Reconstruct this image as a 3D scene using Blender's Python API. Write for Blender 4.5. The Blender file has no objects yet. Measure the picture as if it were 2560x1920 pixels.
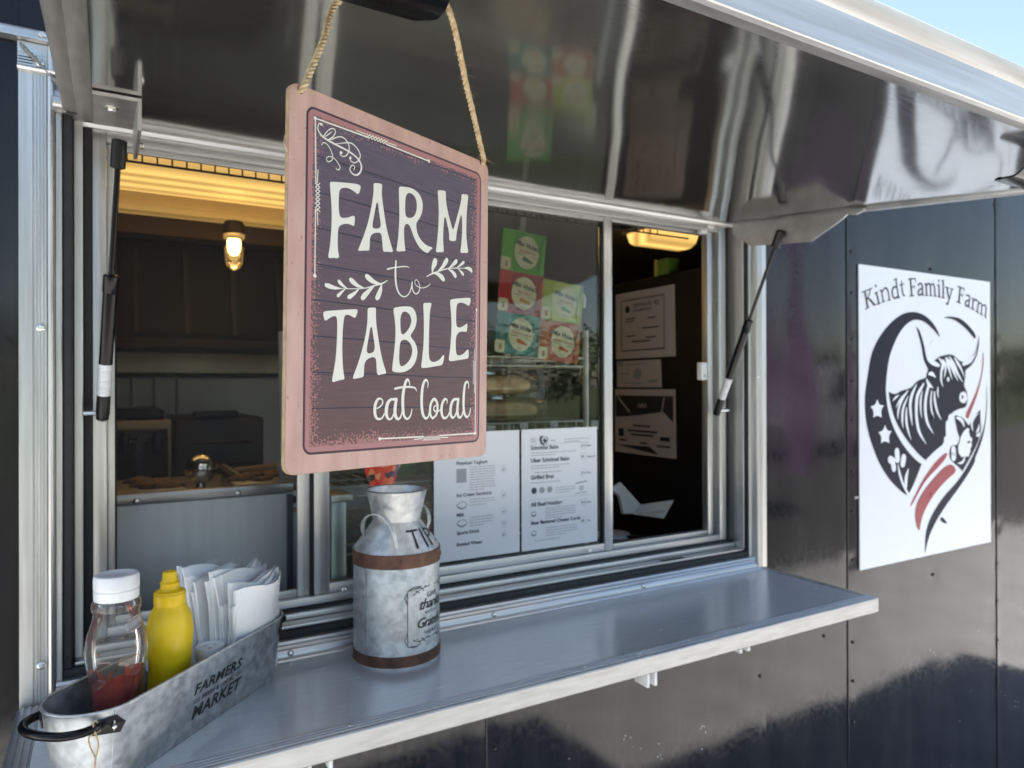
import bpy, bmesh, math, random
from mathutils import Vector, Matrix, noise
from mathutils.geometry import tessellate_polygon
random.seed(7)
S = bpy.context.scene
COL = S.collection
R = math.radians

# ------------------------------------------------------------------ camera, sky, sun, exposure
CAM = Vector((0.0, -1.31, 1.60))
FPX, YAW, PITCH, ROLL = 1760.0, R(30.2), R(0.1), R(-0.157)
_c, _s, _cp, _sp = math.cos(YAW), math.sin(YAW), math.cos(PITCH), math.sin(PITCH)
FWD = Vector((_s*_cp, _c*_cp, _sp)); _r = Vector((_c, -_s, 0)); _u = _r.cross(FWD)
RGT = _r*math.cos(ROLL)+_u*math.sin(ROLL); UPV = -_r*math.sin(ROLL)+_u*math.cos(ROLL)
cam = bpy.data.cameras.new('camera'); camo = bpy.data.objects.new('camera', cam); COL.objects.link(camo)
M = Matrix((RGT, UPV, -FWD)).transposed().to_4x4(); M.translation = CAM
camo.matrix_world = M
cam.sensor_width = 36; cam.lens = FPX/2560*36; cam.clip_start = 0.02; cam.clip_end = 2000
cam.dof.use_dof = True; cam.dof.focus_distance = 0.66; cam.dof.aperture_fstop = 9.0
S.camera = camo

SUN_EL, SUN_AZ = R(68), R(-30)        # azimuth from +Y towards +X: the sun stands behind the trailer
w = bpy.data.worlds.new('World'); S.world = w; w.use_nodes = True
nt = w.node_tree; bg = nt.nodes['Background']
sky = nt.nodes.new('ShaderNodeTexSky'); sky.sky_type = 'NISHITA'; sky.sun_disc = False
sky.sun_elevation = SUN_EL; sky.sun_rotation = SUN_AZ
sky.air_density = 1.0; sky.dust_density = 1.0; sky.ozone_density = 1.0
nt.links.new(sky.outputs[0], bg.inputs[0]); bg.inputs[1].default_value = 0.066
sl = bpy.data.lights.new('sun', 'SUN'); sl.energy = 5.0; sl.angle = R(0.5); sl.color = (1, .95, .87)
so = bpy.data.objects.new('sun', sl); COL.objects.link(so)
sd = Vector((math.sin(SUN_AZ)*math.cos(SUN_EL), math.cos(SUN_AZ)*math.cos(SUN_EL), math.sin(SUN_EL)))
so.rotation_euler = (-sd).to_track_quat('-Z', 'Y').to_euler(); so.location = sd*30
S.view_settings.view_transform = 'Standard'; S.view_settings.look = 'None'
S.view_settings.gamma = 1.0; S.view_settings.use_curve_mapping = False
S.view_settings.exposure = 2.4
S.view_settings.use_white_balance = True; S.view_settings.white_balance_temperature = 7100   # camera balanced for open shade
S.cycles.max_bounces = 10; S.cycles.glossy_bounces = 6; S.cycles.transparent_max_bounces = 16
S.cycles.transmission_bounces = 8; S.cycles.caustics_reflective = False; S.cycles.caustics_refractive = False

# ------------------------------------------------------------------ pixel -> point on a real plane (photo calibration)
def ray(x, y):
    return FWD + RGT*((x-1280)/FPX) + UPV*((960-y)/FPX)
def hit(x, y, o, n):
    d = ray(x, y); return CAM + d*((Vector(o)-CAM).dot(Vector(n))/d.dot(Vector(n)))
def atY(x, y, Y): return hit(x, y, (0, Y, 0), (0, 1, 0))

# ------------------------------------------------------------------ helpers
def tag(o, label=None, cat=None, group=None, kind=None):
    if label: o['label'] = label
    if cat: o['category'] = cat
    if group: o['group'] = group
    if kind: o['kind'] = kind
    return o
def empty(name, loc, label=None, cat=None, group=None):
    o = bpy.data.objects.new(name, None); COL.objects.link(o); o.location = loc; o.empty_display_size = .05
    return tag(o, label, cat, group)
def adopt(o, parent):
    if parent is None: return
    o.parent = parent
    p = parent; off = Vector((0, 0, 0))
    if p.type == 'EMPTY': off = Vector(p.location)
    o.matrix_parent_inverse = Matrix.Translation(-off)
def chaikin(p, it=2, closed=True):
    for _ in range(it):
        q = []
        n = len(p)
        rng = range(n) if closed else range(n-1)
        if not closed: q.append(p[0])
        for i in rng:
            a, b = p[i], p[(i+1) % n]
            q.append((a[0]*.75+b[0]*.25, a[1]*.75+b[1]*.25)); q.append((a[0]*.25+b[0]*.75, a[1]*.25+b[1]*.75))
        if not closed: q.append(p[-1])
        p = q
    return p
def spline(p, n=5):
    """Catmull-Rom through points of any dimension, open"""
    if len(p) < 3: return [tuple(q) for q in p]
    out = []
    for i in range(len(p)-1):
        a = p[i-1] if i else tuple(2*x-y for x, y in zip(p[0], p[1]))
        b, c = p[i], p[i+1]
        d = p[i+2] if i+2 < len(p) else tuple(2*x-y for x, y in zip(p[-1], p[-2]))
        for k in range(n):
            t = k/n
            out.append(tuple(.5*((2*B)+(-A+C)*t+(2*A-5*B+4*C-D)*t*t+(-A+3*B-3*C+D)*t*t*t) for A, B, C, D in zip(a, b, c, d)))
    out.append(tuple(p[-1]))
    return out

class MB:
    def __init__(s): s.v = []; s.f = []
    def add(s, v, f):
        k = len(s.v); s.v += [tuple(x) for x in v]; s.f += [tuple(i+k for i in g) for g in f]; return s
    def box(s, x0, x1, y0, y1, z0, z1, bev=0, seg=2):
        if bev <= 0:
            v = [(x, y, z) for x in (x0, x1) for y in (y0, y1) for z in (z0, z1)]
            return s.add(v, [(0, 1, 3, 2), (4, 6, 7, 5), (0, 4, 5, 1), (2, 3, 7, 6), (0, 2, 6, 4), (1, 5, 7, 3)])
        bm = bmesh.new(); bmesh.ops.create_cube(bm, size=1)
        for q in bm.verts: q.co = Vector(((x0+x1)/2+q.co.x*(x1-x0), (y0+y1)/2+q.co.y*(y1-y0), (z0+z1)/2+q.co.z*(z1-z0)))
        bmesh.ops.bevel(bm, geom=bm.edges[:], offset=bev, segments=seg, affect='EDGES', profile=.5)
        bm.verts.index_update(); s.add([q.co[:] for q in bm.verts], [[q.index for q in f.verts] for f in bm.faces]); bm.free(); return s
    def prism(s, prof, fn0, fn1):
        """closed 2D profile placed by two functions (start and end caps)"""
        n = len(prof); v = [tuple(fn0(*p)) for p in prof]+[tuple(fn1(*p)) for p in prof]
        f = [(i, (i+1) % n, n+(i+1) % n, n+i) for i in range(n)]
        tri = tessellate_polygon([[Vector((p[0], p[1], 0)) for p in prof]])
        f += [tuple(t) for t in tri]+[tuple(n+i for i in reversed(t)) for t in tri]
        return s.add(v, f)
    def px(s, prof, x0, x1): return s.prism(prof, lambda a, b: (x0, a, b), lambda a, b: (x1, a, b))
    def pz(s, prof, z0, z1): return s.prism(prof, lambda a, b: (a, b, z0), lambda a, b: (a, b, z1))
    def tube(s, pts, rad, seg=10, cap=True):
        pts = [Vector(p) for p in pts]; n = len(pts)
        if not hasattr(rad, '__len__'): rad = [rad]*n
        k = len(s.v); t0 = (pts[1]-pts[0]).normalized()
        a = t0.orthogonal().normalized()
        for i, p in enumerate(pts):
            t = (pts[min(i+1, n-1)]-pts[max(i-1, 0)]).normalized()
            a = (a-t*a.dot(t)).normalized(); b = t.cross(a)
            for j in range(seg):
                th = 2*math.pi*j/seg; s.v.append(tuple(p+(a*math.cos(th)+b*math.sin(th))*rad[i]))
        for i in range(n-1):
            for j in range(seg):
                s.f.append((k+i*seg+j, k+i*seg+(j+1) % seg, k+(i+1)*seg+(j+1) % seg, k+(i+1)*seg+j))
        if cap:
            s.f.append(tuple(k+j for j in reversed(range(seg)))); s.f.append(tuple(k+(n-1)*seg+j for j in range(seg)))
        return s
    def lathe(s, prof, c, seg=40, fn=None, caps=True):
        k = len(s.v); n = len(prof)
        for r, z in prof:
            for j in range(seg):
                th = 2*math.pi*j/seg; rr = r*(fn(th, z) if fn else 1)
                s.v.append((c[0]+rr*math.cos(th), c[1]+rr*math.sin(th), c[2]+z))
        for i in range(n-1):
            for j in range(seg):
                s.f.append((k+i*seg+j, k+i*seg+(j+1) % seg, k+(i+1)*seg+(j+1) % seg, k+(i+1)*seg+j))
        if caps:
            s.f.append(tuple(k+j for j in reversed(range(seg)))); s.f.append(tuple(k+(n-1)*seg+j for j in range(seg)))
        return s
    def ball(s, c, r, seg=12, rings=7, sc=(1, 1, 1)):
        k = len(s.v); s.v.append((c[0], c[1], c[2]-r*sc[2]))
        for i in range(1, rings):
            ph = -math.pi/2+math.pi*i/rings
            for j in range(seg):
                th = 2*math.pi*j/seg
                s.v.append((c[0]+r*sc[0]*math.cos(ph)*math.cos(th), c[1]+r*sc[1]*math.cos(ph)*math.sin(th), c[2]+r*sc[2]*math.sin(ph)))
        s.v.append((c[0], c[1], c[2]+r*sc[2])); top = len(s.v)-1
        for j in range(seg):
            s.f.append((k, k+1+(j+1) % seg, k+1+j)); s.f.append((top, top-seg+j, top-seg+(j+1) % seg))
        for i in range(rings-2):
            for j in range(seg):
                a = k+1+i*seg+j; b = k+1+i*seg+(j+1) % seg; s.f.append((a, b, b+seg, a+seg))
        return s
    def grid(s, fn, nu, nv):
        k = len(s.v)
        for i in range(nu+1):
            for j in range(nv+1): s.v.append(tuple(fn(i/nu, j/nv)))
        for i in range(nu):
            for j in range(nv):
                a = k+i*(nv+1)+j; s.f.append((a, a+nv+1, a+nv+2, a+1))
        return s
    def xf(s, fn): s.v = [tuple(fn(Vector(p))) for p in s.v]; return s
    def build(s, name, m, parent=None, smooth=35, fixn=True):
        me = bpy.data.meshes.new(name); me.from_pydata(s.v, [], s.f); me.update()
        if fixn:
            bm = bmesh.new(); bm.from_mesh(me); bmesh.ops.recalc_face_normals(bm, faces=bm.faces[:]); bm.to_mesh(me); bm.free()
        if smooth:
            me.shade_smooth()
            if smooth < 170: me.set_sharp_from_angle(angle=R(smooth))
        me.materials.append(m)
        o = bpy.data.objects.new(name, me); COL.objects.link(o); adopt(o, parent); return o

_fc = {}
def glyphs(txt, bold=0.0, shear=0.0, sx=1.0):
    key = (txt, bold, shear, sx)
    if key in _fc: return _fc[key]
    cu = bpy.data.curves.new('t', 'FONT'); cu.body = txt; cu.size = 1; cu.offset = bold; cu.shear = shear; cu.space_character = sx; cu.resolution_u = 2
    o = bpy.data.objects.new('t', cu); COL.objects.link(o)
    me = bpy.data.meshes.new_from_object(o.evaluated_get(bpy.context.evaluated_depsgraph_get()))
    v = [(p.co.x, p.co.y) for p in me.vertices]; f = [tuple(p.vertices) for p in me.polygons]
    COL.objects.unlink(o); bpy.data.objects.remove(o); bpy.data.curves.remove(cu); bpy.data.meshes.remove(me)
    _fc[key] = (v, f); return v, f

class Flat:
    """flat print on a surface: 2-D shapes carried to 3-D by warp(x, y, h)"""
    def __init__(s, warp, base=.0003, step=2e-5): s.w = warp; s.b = base; s.st = step; s.m = MB(); s.k = 0
    def h(s): s.k += 1; return s.b+(s.k % 14)*s.st
    def raw(s, v, f):
        h = s.h(); s.m.add([s.w(x, y, h) for x, y in v], f)
    def poly(s, outer, holes=()):
        rings = [outer]+list(holes); v = [p for r in rings for p in r]
        tri = tessellate_polygon([[Vector((p[0], p[1], 0)) for p in r] for r in rings]); s.raw(v, [tuple(t) for t in tri])
    def smooth(s, outer, holes=(), it=2): s.poly(chaikin(outer, it), [chaikin(h, it) for h in holes])
    def rect(s, x0, x1, y0, y1): s.raw([(x0, y0), (x1, y0), (x1, y1), (x0, y1)], [(0, 1, 2, 3)])
    def disc(s, x, y, r, n=16, ry=None):
        s.raw([(x+r*math.cos(6.28318*i/n), y+(ry or r)*math.sin(6.28318*i/n)) for i in range(n)], [tuple(range(n))])
    def stroke(s, pts, wd, n=5, caps=True):
        if len(pts) == 2 and not hasattr(wd, '__len__'):
            (ax, ay), (bx, by) = pts; pts = [(ax+(bx-ax)*k/4, ay+(by-ay)*k/4) for k in range(5)]; n = 1
        if not hasattr(wd, '__len__'): wd = [wd]*len(pts)
        q = spline([(p[0], p[1], ww) for p, ww in zip(pts, wd)], n); v = []; N = len(q)
        for i, (x, y, ww) in enumerate(q):
            a = q[max(i-1, 0)]; b = q[min(i+1, N-1)]; dx, dy = b[0]-a[0], b[1]-a[1]; l = math.hypot(dx, dy) or 1
            ww = max(ww, 1e-6); v += [(x-dy/l*ww/2, y+dx/l*ww/2), (x+dy/l*ww/2, y-dx/l*ww/2)]
        f = [(2*i, 2*i+2, 2*i+3, 2*i+1) for i in range(N-1)]
        s.raw(v, f)
        if caps:
            for (x, y, ww), sgn in ((q[0], 0), (q[-1], 1)):
                if ww > 1e-5: s.disc(x, y, ww/2, 10)
    def text(s, txt, x, y, size, bold=0, shear=0, sx=1.0, rot=0, align=0, xs=1.0):
        v, f = glyphs(txt, bold, shear, sx)
        if not v: return
        W = max(p[0] for p in v)*xs*size; c, sn = math.cos(rot), math.sin(rot)
        s.raw([(x+((p[0]*xs*size-W*align)*c-p[1]*size*sn), y+((p[0]*xs*size-W*align)*sn+p[1]*size*c)) for p in v], f)
    def build(s, name, m, parent): return s.m.build(name, m, parent, smooth=0, fixn=False)

# ------------------------------------------------------------------ materials
def mat(name, col, rough=.5, metal=0, spec=.5, coat=0, emit=None, es=0):
    m = bpy.data.materials.new(name); m.use_nodes = True; b = m.node_tree.nodes['Principled BSDF']
    b.inputs['Base Color'].default_value = (*col, 1); b.inputs['Roughness'].default_value = rough; b.inputs['Metallic'].default_value = metal
    b.inputs['Specular IOR Level'].default_value = spec; b.inputs['Coat Weight'].default_value = coat
    if emit: b.inputs['Emission Color'].default_value = (*emit, 1); b.inputs['Emission Strength'].default_value = es
    return m
def N(m, t, **kw):
    n = m.node_tree.nodes.new(t)
    for k, v in kw.items():
        if k in n.inputs: n.inputs[k].default_value = v
        else: setattr(n, k, v)
    return n
def L(m, a, b): m.node_tree.links.new(a, b)
def bsdf(m): return m.node_tree.nodes['Principled BSDF']
def coords(m, scale=(1, 1, 1)):
    tc = N(m, 'ShaderNodeTexCoord'); mp = N(m, 'ShaderNodeMapping'); mp.inputs['Scale'].default_value = scale
    L(m, tc.outputs['Object'], mp.inputs['Vector']); return mp.outputs[0]
def ramp(m, src, stops):
    r = N(m, 'ShaderNodeValToRGB'); e = r.color_ramp.elements
    while len(e) < len(stops): e.new(.5)
    for q, (p, c) in zip(e, stops): q.position = p; q.color = (*c, 1)
    L(m, src, r.inputs[0]); return r.outputs[0]
def noisy(m, c1, c2, scale=20, stretch=(1, 1, 1), detail=4, rough=None, bump=0, bdist=.001, lo=.3, hi=.7):
    v = coords(m, stretch); n = N(m, 'ShaderNodeTexNoise', Scale=scale, Detail=detail); L(m, v, n.inputs['Vector'])
    L(m, ramp(m, n.outputs[0], [(lo, c1), (hi, c2)]), bsdf(m).inputs['Base Color'])
    if rough:
        mr = N(m, 'ShaderNodeMapRange'); mr.inputs[3].default_value = rough[0]; mr.inputs[4].default_value = rough[1]
        L(m, n.outputs[0], mr.inputs[0]); L(m, mr.outputs[0], bsdf(m).inputs['Roughness'])
    if bump:
        b = N(m, 'ShaderNodeBump', Strength=bump, Distance=bdist); L(m, n.outputs[0], b.inputs['Height']); L(m, b.outputs[0], bsdf(m).inputs['Normal'])
    return m
def g(*a): return tuple(((x/255+.055)/1.055)**2.4 if x > 10 else x/255/12.92 for x in a)   # sRGB -> linear

ALU = noisy(mat('aluminium', (.7, .7, .69), .36, .92), (.48, .48, .47), (.63, .63, .62), 9, (3, 3, 3), 6, (.34, .5))
ALU_X = noisy(mat('aluminium_drawn', (.7, .7, .69), .34, .92), (.47, .47, .46), (.65, .65, .64), 14, (.35, 9, 9), 6, (.32, .48), .10, .0006)
ALU_Z = noisy(mat('aluminium_drawn_upright', (.7, .7, .69), .34, .92), (.48, .475, .455), (.66, .66, .645), 14, (9, 9, .35), 6, (.34, .5), .10, .0006)
ALU_DY = noisy(mat('aluminium_weathered_side', (.5, .49, .47), .45, .85), (.36, .345, .32), (.52, .51, .49), 26, (3, .5, 3), 7, (.36, .6), .15, .0006)
ALU_DULL = noisy(mat('aluminium_weathered', (.6, .59, .57), .45, .85), (.38, .365, .335), (.56, .55, .53), 26, (.5, 3, 3), 7, (.36, .6), .15, .0006)
CHROME = mat('polished_steel', (.8, .8, .79), .12, 1)
ZINC = mat('zinc_screw', (.72, .72, .68), .25, 1)
STEEL = noisy(mat('stainless', (.62, .61, .6), .3, .85), (.52, .515, .50), (.64, .635, .62), 5, (6, 6, .6), 4, (.34, .46))
RUB = noisy(mat('rubber_gasket', (.03, .03, .032), .75), (.024, .024, .026), (.042, .041, .043), 60, rough=(.65, .9))
BLK = mat('black_plastic', (.007, .007, .008), .35, 0, .3)
BLKG = mat('black_gloss', (.004, .004, .005), .16, 0, .22)
DARK = mat('dark_void', (.012, .012, .012), .8)
WHITEP = mat('white_plastic', (.78, .78, .77), .35)
PAPER = mat('paper_white', (.80, .81, .84), .75)
INK = mat('print_ink', (.025, .028, .035), .7)
INKG = mat('print_grey', (.36, .37, .40), .75)
def black_panel():
    m = mat('gloss_black_paint', (.0075, .008, .0105), .07, 0, .5, 0)
    v = coords(m); n = N(m, 'ShaderNodeTexNoise', Scale=3.2, Detail=3); L(m, v, n.inputs['Vector'])
    n2 = N(m, 'ShaderNodeTexNoise', Scale=70, Detail=5); L(m, v, n2.inputs['Vector'])
    mr = N(m, 'ShaderNodeMapRange'); mr.inputs[1].default_value = .35; mr.inputs[2].default_value = .75; mr.inputs[3].default_value = .05; mr.inputs[4].default_value = .17
    L(m, n2.outputs[0], mr.inputs[0]); L(m, mr.outputs[0], bsdf(m).inputs['Roughness'])
    bsdf(m).inputs['Specular IOR Level'].default_value = .33
    # stone chips that show the primer, near the ground
    vo = N(m, 'ShaderNodeTexVoronoi', Scale=55, feature='F1'); L(m, v, vo.inputs['Vector'])
    sp = N(m, 'ShaderNodeSeparateXYZ'); L(m, v, sp.inputs[0])
    hh = N(m, 'ShaderNodeMapRange'); hh.inputs[1].default_value = .72; hh.inputs[2].default_value = 1.06; hh.inputs[3].default_value = .13; hh.inputs[4].default_value = .0
    L(m, sp.outputs[2], hh.inputs[0])
    n3 = N(m, 'ShaderNodeTexNoise', Scale=5, Detail=2); L(m, v, n3.inputs['Vector'])
    gate = N(m, 'ShaderNodeMath', operation='GREATER_THAN'); gate.inputs[1].default_value = .63; L(m, n3.outputs[0], gate.inputs[0])
    mu = N(m, 'ShaderNodeMath', operation='MULTIPLY'); L(m, hh.outputs[0], mu.inputs[0]); L(m, gate.outputs[0], mu.inputs[1])
    lt = N(m, 'ShaderNodeMath', operation='LESS_THAN'); L(m, vo.outputs[0], lt.inputs[0]); L(m, mu.outputs[0], lt.inputs[1])
    mx = N(m, 'ShaderNodeMix', data_type='RGBA'); mx.inputs[7].default_value = (.35, .35, .36, 1)
    vd = coords(m, (3, 3, .6)); nd_ = N(m, 'ShaderNodeTexNoise', Scale=4, Detail=8); L(m, vd, nd_.inputs['Vector'])
    L(m, ramp(m, nd_.outputs[0], [(.42, (.0065, .007, .0095)), (.75, (.021, .021, .022))]), mx.inputs[6])
    L(m, lt.outputs[0], mx.inputs[0]); L(m, mx.outputs[2], bsdf(m).inputs['Base Color'])
    return m
PANEL = black_panel()
def flap_sheet():
    m = mat('mirror_aluminium', (.56, .56, .555), .07, .955)
    v = coords(m, (2, 60, 60)); n = N(m, 'ShaderNodeTexNoise', Scale=14, Detail=5); L(m, v, n.inputs['Vector'])
    mr = N(m, 'ShaderNodeMapRange'); mr.inputs[1].default_value = .3; mr.inputs[2].default_value = .75; mr.inputs[3].default_value = .06; mr.inputs[4].default_value = .15
    L(m, n.outputs[0], mr.inputs[0]); L(m, mr.outputs[0], bsdf(m).inputs['Roughness'])
    v2 = coords(m); vo = N(m, 'ShaderNodeTexVoronoi', Scale=26); L(m, v2, vo.inputs['Vector'])
    sp = N(m, 'ShaderNodeMath', operation='LESS_THAN'); sp.inputs[1].default_value = .035; L(m, vo.outputs[0], sp.inputs[0])
    n2 = N(m, 'ShaderNodeTexNoise', Scale=6, Detail=4); L(m, v2, n2.inputs['Vector'])
    c = ramp(m, n2.outputs[0], [(.3, (.52, .52, .515)), (.75, (.60, .60, .59))])
    mx = N(m, 'ShaderNodeMix', data_type='RGBA'); L(m, sp.outputs[0], mx.inputs[0]); L(m, c, mx.inputs[6]); mx.inputs[7].default_value = (.30, .28, .26, 1)
    L(m, mx.outputs[2], bsdf(m).inputs['Base Color']); return m
SHEET = flap_sheet()
SHELF = noisy(mat('shelf_aluminium', (.7, .7, .7), .24, .5), (.72, .72, .71), (.80, .80, .79), 40, (.5, 5, 5), 4, (.20, .30))
def galv(name='galvanised', c1=(.33, .355, .365), c2=(.54, .575, .59)):
    m = mat(name, c2, .4, .75)
    v = coords(m); n = N(m, 'ShaderNodeTexNoise', Scale=55, Detail=2); L(m, v, n.inputs['Vector'])
    ms = N(m, 'ShaderNodeMix', data_type='VECTOR'); ms.inputs[0].default_value = .035; L(m, v, ms.inputs[4]); L(m, n.outputs[1], ms.inputs[5])
    vo = N(m, 'ShaderNodeTexVoronoi', Scale=85, feature='SMOOTH_F1'); L(m, ms.outputs[1], vo.inputs['Vector'])
    n2 = N(m, 'ShaderNodeTexNoise', Scale=70, Detail=6); L(m, v, n2.inputs['Vector'])
    ad = N(m, 'ShaderNodeMath', operation='MULTIPLY_ADD'); sc_ = N(m, 'ShaderNodeSeparateColor'); L(m, vo.outputs[1], sc_.inputs[0]); L(m, sc_.outputs[0], ad.inputs[0]); ad.inputs[1].default_value = .30; L(m, n2.outputs[0], ad.inputs[2])
    L(m, ramp(m, ad.outputs[0], [(.44, c1), (.62, tuple((a+b)/2 for a, b in zip(c1, c2))), (.84, c2)]), bsdf(m).inputs['Base Color'])
    mr = N(m, 'ShaderNodeMapRange'); mr.inputs[3].default_value = .28; mr.inputs[4].default_value = .55; L(m, ad.outputs[0], mr.inputs[0]); L(m, mr.outputs[0], bsdf(m).inputs['Roughness'])
    return m
GALV = galv(); GALV_L = galv('galvanised_light', (.42, .43, .43), (.66, .67, .665))
RUST = noisy(mat('rust_brown_band', (.12, .06, .04), .6, .2), (.062, .026, .017), (.165, .078, .048), 40, detail=6, rough=(.5, .75), bump=.2)
def clear(name, tint=(1, 1, 1), ior=1.5, rough=0, extra=0, ecol=(1, 1, 1)):
    m = bpy.data.materials.new(name); m.use_nodes = True; t = m.node_tree; t.nodes.remove(bsdf(m)); out = t.nodes['Material Output']
    tr = N(m, 'ShaderNodeBsdfTransparent'); tr.inputs[0].default_value = (*tint, 1); gl = N(m, 'ShaderNodeBsdfGlossy'); gl.inputs['Roughness'].default_value = rough
    gl.inputs[0].default_value = (1, 1, 1, 1)
    fr = N(m, 'ShaderNodeFresnel'); fr.inputs[0].default_value = ior; mx = N(m, 'ShaderNodeMixShader'); L(m, fr.outputs[0], mx.inputs[0]); L(m, tr.outputs[0], mx.inputs[1]); L(m, gl.outputs[0], mx.inputs[2])
    last = mx
    if extra:
        d = N(m, 'ShaderNodeBsdfDiffuse'); d.inputs[0].default_value = (*ecol, 1); m2 = N(m, 'ShaderNodeMixShader'); m2.inputs[0].default_value = extra
        L(m, mx.outputs[0], m2.inputs[1]); L(m, d.outputs[0], m2.inputs[2]); last = m2
    L(m, last.outputs[0], out.inputs[0]); return m
GLASS = clear('window_glass', (.92, .95, .93), 1.38, 0, .004, (.6, .62, .6))
PET = clear('clear_bottle_plastic', (.93, .90, .88), 1.5, .06, .05, (.75, .72, .70))
BAG = clear('clear_bag', (.95, .95, .95), 1.35, .10, .03, (.9, .9, .92))
def screen_mat():
    m = clear('insect_screen', (1, 1, 1), 1.05, .4); t = m.node_tree; out = t.nodes['Material Output']; src = out.inputs[0].links[0].from_socket
    d = N(m, 'ShaderNodeBsdfDiffuse'); d.inputs[0].default_value = (.07, .07, .075, 1); mx = N(m, 'ShaderNodeMixShader'); mx.inputs[0].default_value = .11
    L(m, src, mx.inputs[1]); L(m, d.outputs[0], mx.inputs[2]); L(m, mx.outputs[0], out.inputs[0]); return m
SCREEN = screen_mat()

# ================================================================== the setting: ground
def gr(u, v):
    x, y = -300+u*600, -300+v*600
    return (x, y, 0)
GROUND = noisy(mat('gravel_lot', (.2, .19, .18), .9), (.33, .345, .365), (.45, .465, .49), 3.5, detail=8, bump=.5, bdist=.02)
tag(MB().grid(gr, 30, 30).build('ground', GROUND, None, 0), kind='structure')

# ================================================================== food trailer
TR = empty('food_trailer', (0, 1.0, 0), 'black food trailer with aluminium framed serving window and raised awning flap', 'trailer')
FX0, FX1 = -.1103, 1.5589            # outer edges of the hatch trim
SHZ = 1.110                          # top of serving shelf
def pn(x, z): return .0021*noise.noise(Vector((x*2.8, 1.7, z*1.1)))+.0008*noise.noise(Vector((x*6.5, 5.1, z*2.0)))
SCREWS = []
def dent(x, z):
    d = 0
    for sx, sz in SCREWS:
        r2 = (x-sx)**2+(z-sz)**2
        if r2 < .004: d += .0011*math.exp(-r2/.0004)
    return d
# screw positions seen on the right-hand panels
for px, ys in ((2128, (629, 732, 848, 952, 1050, 1177, 1278, 1400, 1605, 1702, 1805)), (2490, (678, 766, 854, 940, 1035, 1126, 1210, 1319, 1408, 1500, 1600, 1700))):
    for yy in ys:
        q = atY(px+(yy-900)*.004, yy, 0); SCREWS.append((q.x, q.z))
for px, py in ((2326, 673), (2331, 1436), (2055, 532-0), (2484, 512), (1237, 1872), (2060, 1590), (1900, 1690)):
    q = atY(px, py, 0); SCREWS.append((q.x, q.z))
for zz in (1.75, 1.35): SCREWS.append((-.9, zz))
def panel(x0, x1, z0, z1, y=0.0):
    def f(u, v):
        x = x0+(x1-x0)*u; z = z0+(z1-z0)*v; e = min(1, 12*min(x-x0, x1-x, z-z0, z1-z)/.3) if 1 else 1
        return (x, y+(pn(x, z))*max(0, e)+dent(x, z), z)
    b = MB().grid(f, max(2, int((x1-x0)/.016)), max(2, int((z1-z0)/.016)))
    return b.build('wall_panel', PANEL, TR, 179, fixn=False)
SEAM1, SEAM2, SEAM0 = 1.915, 2.7675, .698
panel(-1.9, FX0, .03, 2.128); panel(-1.9, FX0, 2.150, 2.75, -.002)
panel(FX0, SEAM0-.001, .03, SHZ-.002, .001); panel(SEAM0, FX1, .03, SHZ-.002, -.0005)
panel(FX1, SEAM1, .03, 2.75, -.0005)
panel(SEAM1, SEAM2, .03, 2.75, -.0018); panel(SEAM2, 3.9, .03, 2.75, -.003)
panel(FX0, FX1, 2.128, 2.75, .0005)
for x, y in ((SEAM0, -.0012), (SEAM1, -.0026), (SEAM2, -.0038)):
    MB().box(x-.0015, x+.0012, y-.0008, y+.004, .03, SHZ-.05 if x < 1 else 2.75).build('seam', mat('seam_edge', (.05, .05, .055), .3, .6), TR, 0)
sm = MB().lathe([(0.0001, -.004), (.0052, -.004), (.0052, -.001), (.004, .0018), (.002, .0028), (0.0001, .0029)], (0, 0, 0), 12)
sm.xf(lambda p: Vector((p.x, -p.z, p.y))); scr0 = sm.build('screw', mat('black_screw', (.02, .02, .022), .25, .3), TR, 50)
for i, (x, z) in enumerate(SCREWS):
    o = scr0 if i == 0 else scr0.copy()
    if i: COL.objects.link(o)
    o.location = (x, -.003 if x > SEAM1 else -.001, z)
# scratch on the right panel
q = atY(2135, 1244, 0); MB().box(q.x-.002, q.x+.075, -.0045, -.002, q.z-.004, q.z+.004, .001).build('seam_tape', mat('grey_tape', (.35, .35, .34), .6), TR)

# shell of the trailer: roof, far walls, floor
INW = noisy(mat('interior_lining', (.35, .33, .31), .45), (.30, .28, .265), (.40, .38, .36), 3)
CEIL = mat('interior_ceiling', (.62, .58, .50), .35)
MB().box(-1.9, 3.9, .06, 2.25, 2.26, 2.75).build('roof', CEIL, TR, 0)
MB().box(-1.9, 3.9, 2.12, 2.2, .4, 2.26).build('back_wall', noisy(mat('stainless_lining', (.4, .38, .37), .4, .7), (.33, .31, .305), (.45, .43, .42), 2), TR, 0)
MB().box(-1.9, -1.84, .06, 2.12, .4, 2.26).build('end_wall', INW, TR, 0)
MB().box(3.84, 3.9, .06, 2.12, .4, 2.26).build('end_wall', INW, TR, 0)
MB().box(-1.84, 3.84, .06, 2.12, .40, .46).build('trailer_floor', mat('vinyl_floor', (.06, .06, .06), .6), TR, 0)
LIN = mat('wall_lining', (.25, .24, .23), .5)
for x0, x1, z0, z1 in ((-1.84, -.03, .46, 2.26), (1.53, 3.84, .46, 2.26), (-.03, 1.53, .46, 1.12), (-.03, 1.53, 2.06, 2.26)):
    MB().box(x0, x1, .062, .085, z0, z1).build('inner_lining', LIN, TR, 0)
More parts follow.
